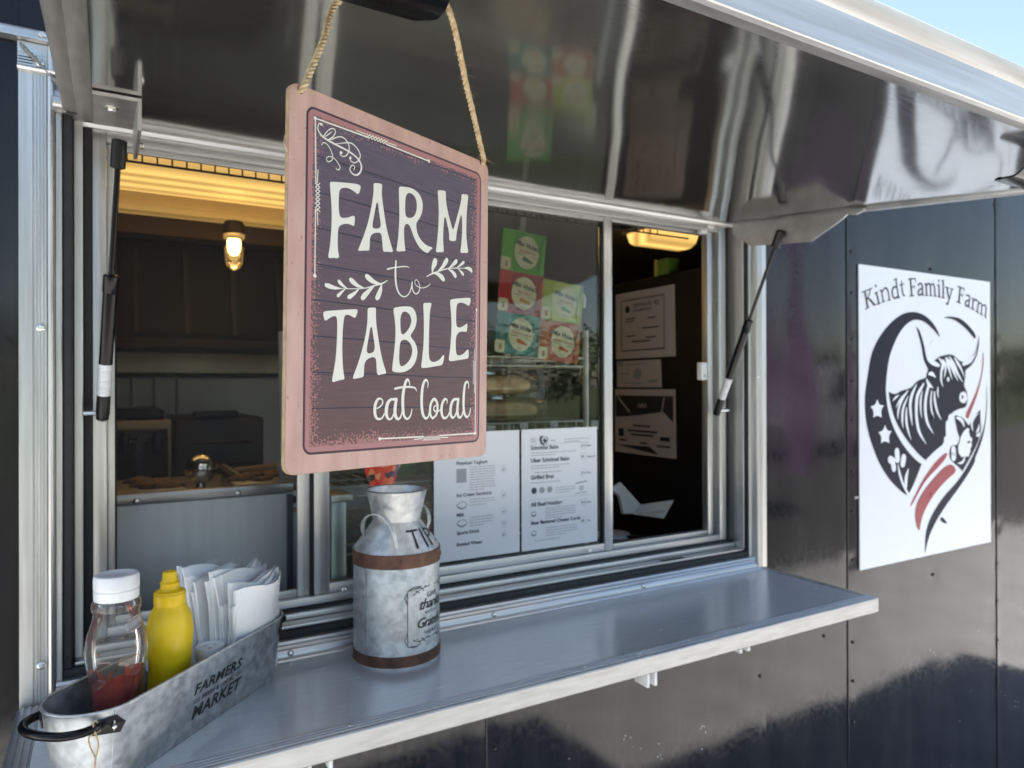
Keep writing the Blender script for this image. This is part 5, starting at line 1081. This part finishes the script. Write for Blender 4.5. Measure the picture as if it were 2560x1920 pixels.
for u, v, t, s_ in ((.48, .24, 'CERTIFICATE', .016), (.48, .31, 'OF INSPECTION', .013), (.72, .25, '93', .024)):
    vv, ff = glyphs(t, .01, 0, 1); W = max(p[0] for p in vv); c = fr2(u, v); f.raw([(c[0]+(W/2-p[0])*s_*1, c[1]+p[1]*s_) for p in vv], ff)
for v, a, b in ((.40, .2, .36), (.44, .2, .34), (.42, .58, .70), (.56, .48, .76), (.66, .22, .36), (.70, .54, .7), (.75, .3, .62)): f.stroke([fr2(a, v), fr2((a+b)/2, v+.004), fr2(b, v)], .0035, 2)
f.build('print', INK, rt)
rt, y0, y1, z0, z1 = fsheet('small_certificate', 'small pale permit between two larger papers on the fridge side', ((1543, 900), (1655, 902), (1655, 966), (1543, 970)))
f = Flat(xplane(), .004, 2e-5); f.disc(*fr2(.5, .5), .02)
f.stroke([fr2(.05, .1), fr2(.13, .1)], .02, 2); f.stroke([fr2(.75, .78), fr2(.92, .76)], .01, 2); f.stroke([fr2(.25, .15), fr2(.72, .15)], .004, 2); f.stroke([fr2(.10, .5), fr2(.3, .5)], .004, 2); f.stroke([fr2(.2, .85), fr2(.6, .85)], .004, 2); f.build('print', INKG, rt)
rt, y0, y1, z0, z1 = fsheet('dark_certificate', 'certificate with dark angular header, lowest on the fridge side', ((1539, 972), (1691, 974), (1692, 1150), (1538, 1126)))
f = Flat(xplane(), .004, 2e-5)
f.poly([fr2(.03, .10), fr2(.97, .10), fr2(.97, .48), fr2(.82, .33), fr2(.42, .40), fr2(.03, .44)]); f.poly([fr2(.03, .88), fr2(.75, .97), fr2(.6, .86)])
for v, a, b in ((.56, .34, .6), (.64, .24, .72), (.70, .3, .66), (.80, .1, .22), (.82, .45, .56), (.84, .72, .92)): f.stroke([fr2(a, v), fr2((a+b)/2, v), fr2(b, v)], .006, 2)
f.rect(*sorted((fr2(.08, 0)[0], fr2(.17, 0)[0])), fr2(0, .74)[1], fr2(0, .62)[1]); f.rect(*sorted((fr2(.77, 0)[0], fr2(.92, 0)[0])), fr2(0, .76)[1], fr2(0, .70)[1])
f.build('print', INK, rt)
f = Flat(xplane(), .0052, 2e-5); f.stroke([fr2(.07, .12), fr2(.28, .36)], .006, 2, False); f.stroke([fr2(.84, .12), fr2(.80, .34)], .005, 2, False)
for k in range(3): c = fr2(.44+.05*k, .26); f.stroke([(c[0]-.006, c[1]-.004), (c[0], c[1]+.010), (c[0]+.006, c[1]-.004)], .003, 2)
f.build('crest_print', PAP2, rt)
# green framed card standing on the fridge
q = hit(1660, 686, (FRX+.02, 0, 0), (1, 0, 0))
gb = empty('green_carton', (FRX+.05, q.y, 1.956), 'small green carton with yellow edge on top of the fridge', 'carton')
MB().box(FRX+.01, FRX+.06, q.y-.030, q.y+.030, 1.9565, 2.010, .002).build('carton_body', mat('carton_green', (.16, .28, .05), .5), gb)
MB().box(FRX+.006, FRX+.0095, q.y+.018, q.y+.031, 1.9565, 2.011).build('carton_edge', mat('carton_yellow', (.6, .5, .12), .5), gb, 0)

# counter under the right pane with the payment stand
CT = MB().box(1.11, FRX-.004, .10, .62, 1.115, 1.145, .004).build('side_counter', mat('counter_black', (.02, .02, .025), .25), None)
tag(CT, 'dark counter ledge behind the right-hand window pane', 'counter')
POS = empty('tablet_stand', (1.40, .33, 1.146), 'white folded plate payment stand on the dark ledge behind the right pane', 'stand')
a_, b2, c_ = atY(1527, 1222, .36), atY(1551, 1205, .36), atY(1602, 1262, .34)
d_ = atY(1685, 1250, .26); e_ = atY(1660, 1296, .26); k_ = atY(1552, 1280, .34)
def slab(pts, off, nm, m=WHITEP):
    off = Vector(off); n = len(pts); v = [tuple(p) for p in pts]+[tuple(Vector(p)+off) for p in pts]
    return MB().add(v, [tuple(range(n)), tuple(n+i for i in reversed(range(n)))]+[(i, (i+1) % n, n+(i+1) % n, n+i) for i in range(n)]).build(nm, m, POS, 0)
slab([a_, b2, c_, atY(1595, 1284, .34), atY(1560, 1284, .345), atY(1550, 1240, .35)], (.0, .012, -.003), 'stand_back')
slab([c_, d_, e_, atY(1592, 1286, .32)], (.004, .020, -.004), 'card_tray')
slab([atY(1615, 1281, .269), atY(1661, 1275, .249), atY(1661, 1279, .249), atY(1615, 1285, .269)], (0, -.002, 0), 'tray_slot', mat('tray_slot', (.55, .55, .55), .5))
MB().lathe([(.001, 0), (.05, 0), (.05, .008), (.046, .010), (.001, .010)], Vector((k_.x-.005, .37, 1.1455)), 28).build('stand_base', WHITEP, POS, 40)
MB().tube(spline([tuple(Vector((k_.x, .33, 1.1525))), (k_.x+.06, .27, 1.152), (k_.x+.10, .25, 1.150), (k_.x+.115, .24, 1.149)], 6), .003, 8).build('cable', BLK, POS, 180)

# white wire rack behind the middle pane
WWIRE = mat('white_wire', (.62, .62, .58), .45)
RK = empty('wire_rack', (.74, .35, .47), 'white wire shelving rack behind the middle pane', 'rack')
RX0, RX1, RY0, RY1 = .40, 1.075, .16, .56
for x in (RX0, RX1):
    for y in (RY0, RY1): MB().tube([(x, y, .47), (x, y, 1.74)], .0075, 12).build('post', WWIRE, RK)
for z in (1.6685, 1.5085, 1.385, 1.262):
    zz = z
    sh = MB()
    for y in (RY0, RY1):
        for dz in (0, -.021): sh.tube([(RX0, y, zz+dz), (RX1, y, zz+dz)], .0028, 8)
    for x in (RX0, RX1):
        for dz in (0, -.021): sh.tube([(x, RY0, zz+dz), (x, RY1, zz+dz)], .0028, 8)
    for y in (RY0+.13, RY0+.27): sh.tube([(RX0, y, zz-.003), (RX1, y, zz-.003)], .0024, 6)
    n_ = 22
    for i in range(n_+1):
        x = RX0+(RX1-RX0)*i/n_; sh.tube([(x, RY0, zz-.021), (x, RY0, zz), (x, RY1, zz), (x, RY1, zz-.021)], .0017, 6)
    o = sh.build('wire_shelf', WWIRE, RK, 60)
MB().tube(spline([(RX1, RY0+.01, 1.80), (RX1-.005, RY0+.005, 1.83), (RX1-.05, RY0, 1.845), (RX1-.11, RY0, 1.843)], 6), .006, 8).build('top_hoop', WWIRE, RK, 180)
# bags of long buns
BUN = noisy(mat('bun_crust', (.42, .22, .08), .55), (.42, .19, .06), (.72, .46, .20), 18, lo=.35, hi=.7)
BUNL = mat('bun_side', (.66, .50, .30), .7)
def bunbag(x0, y0, z0, n, lay, label, seed):
    rd = random.Random(seed); root = empty('bun_bag', (x0, y0, z0), label, 'bread bag', 'bagged buns on the wire rack')
    W_ = .046
    for i in range(n):
        b = MB().ball((0, 0, 0), 1, 18, 12)
        cx = x0-.125+rd.uniform(-.004, .004); cy = y0-(n-1)*W_/2+i*W_
        b.xf(lambda p: Vector((cx+.088*p.x*(1 if abs(p.x) < .9 else .985), cy+.026*p.y, z0+.027+.027*(p.z if p.z > 0 else max(p.z, -.8)))))
        b.build('bun', BUN, root, 180)
        MB().ball((cx, cy, z0+.020), 1, 16, 6).xf(lambda p: Vector((cx+(p.x-cx)*.0875, cy+(p.y-cy)*.0262, z0+.019+(p.z-z0-.020)*.009))).build('bun_side', BUNL, root, 180)
    b = MB().ball((0, 0, 0), 1, 36, 20)
    b.xf(lambda p: Vector((x0-.115+.118*math.copysign(abs(p.x)**.55, p.x), y0+(n*W_/2+.008)*math.copysign(abs(p.y)**.55, p.y), z0+.0305+.030*math.copysign(abs(p.z)**.6, p.z)))+Vector((.004*noise.noise(p*3), .004*noise.noise(p*3+Vector((5, 0, 0))), .0035*noise.noise(p*4))))
    b.build('bag', BAG, root, 180)
bunbag(.985, .255, 1.5115, 4, 0, 'bag of long buns lying lowest on the wire rack', 1)
bunbag(.965, .265, 1.574, 4, 0, 'bag of long buns resting on top of another bag on the wire rack', 2)
bunbag(.775, .31, 1.5115, 4, 0, 'bag of buns on the wire rack, mostly behind the plaque', 3)
# red and green crisp packets on the lower shelf
def packet(name, label, c, w_, h_, th, m1, tilt=0, taper=.0):
    root = empty(name, c, label, 'packet')
    def fx(p):
        a, b = p.x, p.z; pw_ = w_*(1-taper*(.5-b/2)); q = th*max(0, (1-abs(a)**3))*max(0, (1-abs(b)**4))
        return Vector(c)+Vector((pw_*a/2, -q*p.y-.0008*p.y+.003*noise.noise(Vector((a*2, b*3, p.y))), h_*(b+1)/2))
    m_ = MB(); m_.grid(lambda u, v: fx(Vector((u*2-1, 1, v*2-1))), 14, 16); m_.grid(lambda u, v: fx(Vector((u*2-1, -1, v*2-1))), 14, 16)
    m_.build('packet_film', m1, root, 180); return root
def pattern(name, cols, sc):
    m = mat(name, cols[0], .22); v = coords(m); vo = N(m, 'ShaderNodeTexVoronoi', Scale=sc); L(m, v, vo.inputs['Vector']); se = N(m, 'ShaderNodeSeparateColor'); L(m, vo.outputs[1], se.inputs[0])
    r = N(m, 'ShaderNodeValToRGB'); r.color_ramp.interpolation = 'CONSTANT'; e = r.color_ramp.elements
    while len(e) < len(cols): e.new(.5)
    for i, (q, c) in enumerate(zip(e, cols)): q.position = i/len(cols); q.color = (*c, 1)
    L(m, se.outputs[0], r.inputs[0]); L(m, r.outputs[0], bsdf(m).inputs['Base Color']); return m
q = atY(955, 1222, .058)
packet('crisp_packet', 'red speckled packet taped to the glass just behind the tip jar mouth', (q.x, .058, q.z-.012), .125, .12, .006, pattern('packet_red', [(.66, .05, .03), (.70, .10, .04), (.07, .03, .07), (.62, .05, .03), (.75, .25, .12), (.05, .03, .03), (.68, .07, .03)], 85), taper=.72)
packet('crisp_packet', 'green packet on the rack beside the red speckled packet', (q.x+.14, .22, 1.392), .10, .15, .02, pattern('packet_green', [(.05, .20, .04), (.07, .26, .05), (.04, .15, .03)], 40))
packet('crisp_packet', 'dark blue packet on the rack behind the menu sheets', (q.x+.24, .24, 1.392), .13, .14, .02, pattern('packet_blue', [(.03, .035, .10), (.05, .05, .14), (.02, .02, .05)], 30))
packet('crisp_packet', 'dark printed packet on the rack right of the bun bags', (1.045, .40, 1.5115), .12, .13, .02, pattern('packet_dark', [(.04, .04, .06), (.10, .10, .14), (.02, .02, .03), (.16, .16, .20)], 30))

# prep table with steel front, seen through the screen
PT = empty('prep_table', (.1, .6, .47), 'stainless prep table with a rail, seen through the insect screen', 'table')
PTY = .20; TSTEEL_LIT = noisy(mat('table_steel_lit', (.5, .5, .49), .4, .15), (.70, .695, .67), (.82, .815, .79), 5, (6, 6, .6), 4, (.36, .5))  # pale, barely metallic: daylight reflected by the steel is put into the colour
pzr, pzt, pxr = atY(500, 1247, PTY).z, atY(500, 1222, PTY).z, atY(728, 1300, PTY).x
MB().box(-.9, .38, .26, 1.05, .47, 1.325, .003).build('table_body', STEEL, PT)
MB().box(-.9, pxr, PTY, PTY+.03, .47, pzr-.002, .003).build('table_front', TSTEEL_LIT, PT)
MB().box(-.9, pxr+.004, PTY-.008, PTY+.022, pzr-.0005, pzt, .003).build('table_rail', noisy(mat('rail_steel', (.4, .39, .4), .3, .8), (.34, .33, .34), (.48, .47, .48), 8), PT)
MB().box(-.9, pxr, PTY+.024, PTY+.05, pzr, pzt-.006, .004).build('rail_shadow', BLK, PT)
for px, py in ((341, 1253), (594, 1233)): q = atY(px, py, PTY-.008); MB().ball((q.x, PTY-.009, q.z), .0065, 10, 6, (1, .6, 1)).build('bolt', ZINC, PT, 180)
MB().box(pxr-.010, pxr+.003, PTY-.006, PTY-.0005, .48, pzr-.004, .001).build('corner_strip', mat('strip_dark', (.05, .05, .06), .4), PT)
SP_ = MB().box(.40, .432, .105, .36, .47, 1.363, .003).build('divider_panel', noisy(mat('galvanised_panel', (.45, .46, .45), .35, .7), (.42, .44, .43), (.58, .60, .59), 4), None)
tag(SP_, 'upright steel panel just inside the left edge of the middle pane', 'panel')
MB().box(.398, .444, .10, .37, 1.3635, 1.378, .002).build('panel_cap', ALU, SP_)
# pans and tools on the prep table
PANB = noisy(mat('pan_contents', (.12, .06, .02), .4), (.05, .025, .01), (.34, .17, .05), 50)
for i, (x, lb_) in enumerate(((-.10, 'food pan at the far left behind the screen'), (.10, 'steel food pan of browned food left of the steel ball'), (.36, 'steel food pan of browned food right of the steel ball'))):
    r_ = empty('food_pan', (x, .68, 1.345), lb_, 'pan'); o = MB().box(x-.075, x+.075, .575, .80, 1.3255, 1.352, .004).build('pan_rim', STEEL, r_)
    m_ = MB()
    for k in range(9): m_.ball((x+random.uniform(-.06, .06), random.uniform(.6, .77), 1.353), random.uniform(.014, .026), 8, 6, (1.5, 1, .6))
    t_ = m_.build('food', PANB, r_, 180); t_['kind'] = 'stuff'
q = atY(502, 1172, .74); sb = empty('steel_globe', (q.x, .74, 1.353), 'shiny round steel globe on a short stem on the prep table', 'globe')
MB().ball(q, .0405, 32, 20).build('globe', CHROME, sb, 180); MB().tube([(q.x, .74, 1.330), (q.x, .74, q.z-.037)], [.014, .008], 14).build('stem', CHROME, sb)
for i, (p0, p1, lb_) in enumerate(((atY(545, 1168, .78), atY(612, 1215, .62), 'dark tongs leaning beside the steel globe'), (atY(585, 1178, .9), atY(690, 1168, .9), 'wooden handled turner lying behind the tongs'))):
    tg = MB().tube([p0, p1], [.010, .012], 8).xf(lambda p: p).build('tongs' if i == 0 else 'turner', mat('tool_dark' if i == 0 else 'tool_wood', (.05, .03, .02) if i == 0 else (.35, .22, .08), .4), None)
    tag(tg, lb_, 'tongs' if i == 0 else 'turner')
    MB().tube([p0+Vector((.012, 0, .006)), p1+Vector((.02, 0, .004))], .004, 8).build('blade', STEEL, tg)
# cooking line at the back: hood, splash panel, black ovens, baskets
HD = empty('extractor_hood', (.4, 1.7, 1.76), 'black extractor hood along the back wall above the cooking line', 'hood')
MB().px([(1.60, 1.745), (1.60, 1.80), (1.68, 2.150), (1.68, 2.258), (2.098, 2.258), (2.098, 1.745)], -1.2, 1.5).build('hood_body', mat('hood_black', (.006, .0055, .005), .6, 0, .3), HD, 0)
MB().box(-1.2, 1.5, 1.585, 1.5995, 1.738, 1.775, .002).build('hood_lip', mat('hood_lip', (.03, .022, .016), .4, .5), HD)
for k in range(9): MB().box(-.75+k*.17, -.735+k*.17, 1.592, 1.606, 1.80, 2.12).xf(lambda p: Vector((p.x, p.y+(p.z-1.80)*.2286, p.z))).build('filter_rib', mat('rib_dark', (.009, .0085, .008), .5), HD, 0)
SPL = MB().box(-1.2, 1.5, 2.100, 2.118, 1.66, 1.762).build('splash_strip', noisy(mat('splash_steel', (.45, .40, .34), .35, .8), (.34, .29, .23), (.52, .46, .38), 3), None, 0); tag(SPL, 'brownish steel splash strip under the hood on the back wall', 'panel')
RL = MB().box(-1.2, 1.5, 2.02, 2.06, 1.638, 1.656, .003).build('rail_bar', BLK, None); tag(RL, 'black bar running along the back wall below the splash strip', 'bar')
def oven(x0, x1, z1, label, hd):
    r_ = empty('oven', ((x0+x1)/2, 1.75, 1.20), label, 'oven'); MB().box(x0, x1, 1.52, 1.98, 1.20, z1, .008).build('oven_body', mat('oven_black', (.03, .03, .032), .45), r_)
    MB().box(x0+.06, x1-.10, 1.47, 1.51, z1+.0, z1+.028, .006).build('oven_top', BLK, r_)
    if hd:
        for z in (z1-.09, z1-.17): MB().tube([(x0+.05, 1.495, z), (x1-.05, 1.495, z)], .006, 8).build('oven_handle', mat('oven_handle', (.06, .05, .045), .3, .6), r_)
q0, q1 = atY(437, 1048, 1.5), atY(662, 1045, 1.5); oven(q0.x, q1.x, q0.z, 'wide black countertop oven behind the steel globe', True)
q0, q1 = atY(262, 1052, 1.5), atY(428, 1052, 1.5)
WB = empty('basket_shelf', ((q0.x+q1.x)/2, 1.6, 1.2), 'pale shelf holding dark wire baskets at the far left inside', 'shelf')
MB().box(q0.x, q1.x, 1.50, 1.95, q0.z-.035, q0.z-.003, .003).build('shelf_board', mat('pale_board', (.45, .43, .40), .6), WB); MB().box(q1.x-.012, q1.x, 1.50, 1.95, 1.2, q0.z-.037).build('shelf_side', mat('pale_side', (.36, .35, .34), .6), WB, 0)
MB().box(q0.x, q1.x-.02, 1.52, 1.9, q0.z, q0.z+.035, .006).build('black_tray', BLK, WB)
for k in range(2):
    x = q0.x+.06+k*.10; bk = empty('fry_basket', (x, 1.56, 1.25), ('left' if k == 0 else 'right')+' dark wire fry basket under the pale shelf', 'basket'); m_ = MB()
    for i in range(8): m_.tube([(x-.035+i*.010, 1.50, 1.27), (x-.035+i*.010, 1.50, 1.42)], .0018, 5)
    for i in range(9): m_.tube([(x-.038, 1.50, 1.27+i*.018), (x+.038, 1.50, 1.27+i*.018)], .0014, 5)
    m_.build('basket_mesh', mat('basket_wire', (.03, .03, .03), .4, .6), bk, 60); MB().box(x-.034, x+.034, 1.515, 1.62, 1.265, 1.40, .004).build('basket_load', mat('load_dark', (.05, .035, .025), .7), bk); MB().box(x-.012, x+.012, 1.47, 1.495, 1.36, 1.44, .004).build('basket_handle', BLK, bk)
BC = tag(MB().box(-1.2, 1.3, 1.45, 2.10, .47, 1.198, .004).build('back_counter', STEEL, None), 'stainless counter carrying the ovens at the back', 'counter')
for k in range(4):
    z_ = 1.64; x = .02+k*.085; ut = MB().tube([(x, 2.015, z_), (x, 2.005, z_-.16)], [.004, .006], 8).build('ladle', STEEL, None); tag(ut, ['ladle hanging first from the left on the black bar', 'ladle hanging second from the left on the black bar', 'ladle hanging third from the left on the black bar', 'ladle hanging last on the black bar, nearest the plaque'][k], 'ladle', 'ladles on the back bar')
    MB().ball((x, 2.0, z_-.185), .028, 12, 8, (1, .7, 1)).build('bowl', STEEL, ut, 180)
for k in range(5): MB().lathe([(.001, 0), (.016, 0), (.014, .02), (.001, .022)], (0, 0, 0), 14).xf(lambda p: Vector((.33+k*.075+p.x, 1.449-p.z, 1.165+p.y))).build('knob', BLK, BC)
# lamps
def lamp_mat(name, col, s_, band=False):
    m = mat(name, col, .5, emit=col, es=s_)
    if band:      # tubes glowing behind the ribbed lens
        v = coords(m); wv = N(m, 'ShaderNodeTexWave', Scale=4.2, Distortion=.4); wv.bands_direction = 'Y'; L(m, v, wv.inputs['Vector'])
        mr = N(m, 'ShaderNodeMapRange'); mr.inputs[3].default_value = s_*.55; mr.inputs[4].default_value = s_*1.25; L(m, wv.outputs[1], mr.inputs[0]); L(m, mr.outputs[0], bsdf(m).inputs['Emission Strength'])
    return m
def strip_light(x0, x1, y0, y1, z, label, s_):
    r_ = empty('ceiling_light', ((x0+x1)/2, (y0+y1)/2, z), label, 'ceiling light'); h = .055
    MB().box(x0, x1, y0-.02, y1+.02, z+h, z+h+.02, .004).build('housing', WHITEP, r_)
    MB().px([(y0, z+h-.001), (y0+.02, z+.015), (y0+.05, z), (y1-.05, z), (y1-.02, z+.015), (y1, z+h-.001)], x0+.01, x1-.01).build('diffuser', lamp_mat('warm_diffuser', (1.0, .62, .19), s_*.75, True), r_, 30)
strip_light(-.35, .85, .80, 1.13, 2.185, 'long warm strip light on the ceiling behind the insect screen', .30)
strip_light(-.35, .85, 1.34, 1.52, 2.200, 'added dimmer warm strip light standing in for a ceiling reflection near the black hood', .085)  # added lamp; its glow stands in for light reflected off the glossy ceiling
strip_light(1.86, 2.12, .79, .96, 2.165, 'short warm ceiling light seen through the right pane', .30)
MB().box(-1.2, 1.5, 1.57, 1.679, 2.155, 2.257).build('soffit', mat('soffit_brown', (.10, .065, .03), .5), HD, 0)
q = atY(585, 628, 1.22)
JL = empty('jar_lamp', (q.x, 1.22, q.z), 'small glowing jar lamp under the hood seen through the screen', 'lamp')
MB().lathe([(.001, .036), (.020, .034), (.022, .020), (.019, -.006), (.012, -.018), (.001, -.022)], q+Vector((0, 0, .006)), 24).build('bulb', lamp_mat('warm_bulb', (1.0, .62, .20), 3.5), JL, 180)
MB().lathe([(.034, .06), (.035, .045), (.035, -.03), (.030, -.050), (.015, -.062), (.001, -.065)], q, 28, caps=False).build('jar', clear('jar_glass', (1, .97, .9), 1.5, .02), JL, 180)
MB().lathe([(.001, .10), (.028, .10), (.037, .085), (.037, .055), (.001, .055)], q, 24).build('lamp_base', mat('lamp_base', (.03, .025, .02), .5), JL)
# black ladder-like rail just inside the window head
LR_ = empty('rung_rail', (.2, .13, 2.0), 'black rung rail just inside the window head against the warm light', 'rail'); a_ = atY(288, 377, .125); b_ = atY(728, 438, .125)
for dz in (.004, -.0150): MB().tube([(a_.x-.1, .125, a_.z+dz), (1.40, .125, a_.z+dz)], .0022, 6).build('rail_wire', BLK, LR_)
rg = None
for k in range(56):
    x = a_.x-.08+k*.0245
    if rg is None: rg = MB().tube([(0, .125, a_.z+.004), (0, .125, a_.z-.0150)], .0016, 5).build('rung', BLK, LR_); rg.location.x = x
    else: o = rg.copy(); COL.objects.link(o); o.location.x = x
MB().box(1.10, 1.108, .1, .6, 1.15, 1.16).build('ledge_trim', BLK, CT)

# ================================================================== behind the photographer: what the panels mirror
BARK = noisy(mat('bark', (.06, .045, .03), .9), (.04, .03, .022), (.09, .07, .05), 12)
LEAF = noisy(mat('foliage', (.04, .07, .02), .7), (.022, .045, .012), (.06, .10, .03), 1.2)
crowns = []
for k in range(3):
    rd = random.Random(50+k); m_ = MB()
    cl = [(Vector((rd.gauss(0, 1.0), rd.gauss(0, 1.0), rd.uniform(1.9, 5.2))), rd.uniform(.55, 1.1)) for _ in range(22)]
    for c, r in cl:
        for _ in range(85):
            p = c+Vector((rd.gauss(0, 1), rd.gauss(0, 1), rd.gauss(0, .8))).normalized()*r*rd.uniform(.6, 1.05); a = Vector((rd.gauss(0, 1), rd.gauss(0, 1), rd.gauss(0, 1))).normalized(); b = a.orthogonal().normalized(); s_ = rd.uniform(.07, .15)
            m_.add([p-a*s_, p+b*s_*.6, p+a*s_, p-b*s_*.6], [(0, 1, 2, 3)])
    me = m_.build('crown', LEAF, None, 0, fixn=False); crowns.append(me.data); bpy.data.objects.remove(me)
    t = MB().tube([(0, 0, -.05), (.05, 0, 1.2), (0, .06, 2.6), (.08, 0, 4.2)], [.22, .17, .12, .05], 9)
    for j in range(6):
        c = cl[j][0]; t.tube([(0, 0, 1.3+.3*j), tuple(c*.5+Vector((0, 0, .7+.15*j))), tuple(c)], [.08, .05, .02], 6)
    tr_ = t.build('trunk', BARK, None, 60); crowns[-1] = (crowns[-1], tr_.data); bpy.data.objects.remove(tr_)
GRASS = noisy(mat('mown_grass', (.04, .055, .02), .95), (.026, .038, .014), (.055, .072, .028), 2.0, detail=8, bump=.6, bdist=.05)
tag(MB().grid(lambda u, v: (-300+600*u, -300+287*v, .010), 20, 20).build('grass_verge', GRASS, None, 0), kind='structure')
tag(MB().grid(lambda u, v: (-300+600*u, -13.0+10.3*v, .005), 30, 2).build('asphalt_lane', noisy(mat('asphalt', (.05, .05, .052), .85), (.055, .055, .057), (.085, .085, .085), 6, detail=8, bump=.4, bdist=.01), None, 0), kind='structure')
rt_ = random.Random(4)
spots = [(-42+k*4.6+rt_.uniform(-1, 1), -24+rt_.uniform(-3, 3)+(4 if k > 17 else 0), rt_.uniform(.62, .95)) for k in range(23)]
for i, (x, y, s_) in enumerate(spots):
    r_ = empty('tree', (x, y, 0), 'leafy tree beyond the lot, mirrored in the glossy black panels', 'tree', 'trees beyond the lot'); cd, td = crowns[i % 3]
    r_.scale = (s_*1.25, s_*1.25, s_*.92); r_.rotation_euler.z = i*1.7
    for nm, d in (('crown', cd), ('trunk', td)):
        o = bpy.data.objects.new(nm, d); COL.objects.link(o); o.parent = r_

FF = empty('feather_flag', (7.3, -4.2, 0), 'tall purple feather flag on a bent pole, mirrored in the black panels', 'flag')
pth = spline([(7.3, -4.2, 0), (7.3, -4.2, 1.6), (7.28, -4.2, 3.0), (7.05, -4.2, 3.7), (6.7, -4.2, 3.85)], 8); MB().tube(pth, .018, 8).build('pole', ALU, FF)
MB().grid(lambda u, v: (7.28-.62*u*(1-.35*v*v)+(-.25*max(0, v-.75)*4*u), -4.2+.06*math.sin(v*7+u*2), .55+3.1*v+(.1*u if v > .9 else 0)), 8, 24).build('banner', noisy(mat('banner_purple', (.16, .06, .20), .7), (.12, .04, .16), (.30, .20, .34), 1.6), FF, 180, fixn=False)
VN = empty('added_van', (14.5, -9.2, 0), 'silver van added out of view across the lot, for its reflection in the black panels', 'van')  # unseen van, added to give the glossy panels something to mirror
VP = mat('van_paint', (.36, .37, .39), .3, .4, .5, .5)
MB().prism(chaikin([(11.9, .35), (11.9, 1.0), (12.2, 1.15), (13.0, 1.25), (13.7, 2.0), (14.1, 2.12), (17.0, 2.12), (17.2, 1.9), (17.25, .35)], 1), lambda a, b: (a, -10.2, b), lambda a, b: (a, -8.3, b)).build('body', VP, VN, 40)
for x0_, x1_ in ((13.35, 14.35), (14.45, 15.6), (15.7, 16.9)): MB().prism([(x0_+(.1 if x0_ > 14 else .0), 1.25), (x1_, 1.25), (x1_, 1.88), (x0_+(.1 if x0_ > 14 else .55), 1.88)], lambda a, b: (a, -8.31, b), lambda a, b: (a, -8.285, b)).build('side_window', BLKG, VN, 0)
for x in (12.8, 16.2):
    for y in (-8.42, -10.08):
        o = MB().lathe([(.001, -.11), (.30, -.11), (.34, -.08), (.34, .08), (.30, .11), (.001, .11)], (0, 0, 0), 24).xf(lambda p: Vector((x+p.x, y+p.z, .34+p.y))).build('wheel', RUB, VN)
        MB().lathe([(.001, -.115), (.2, -.115), (.21, .115), (.001, .115)], (0, 0, 0), 20).xf(lambda p: Vector((x+p.x, y+p.z, .34+p.y))).build('rim', ALU, o)
MB().box(11.87, 11.92, -9.9, -9.5, .75, .95, .02).build('headlight', WHITEP, VN); MB().box(11.87, 11.92, -9.0, -8.6, .75, .95, .02).build('headlight', WHITEP, VN)
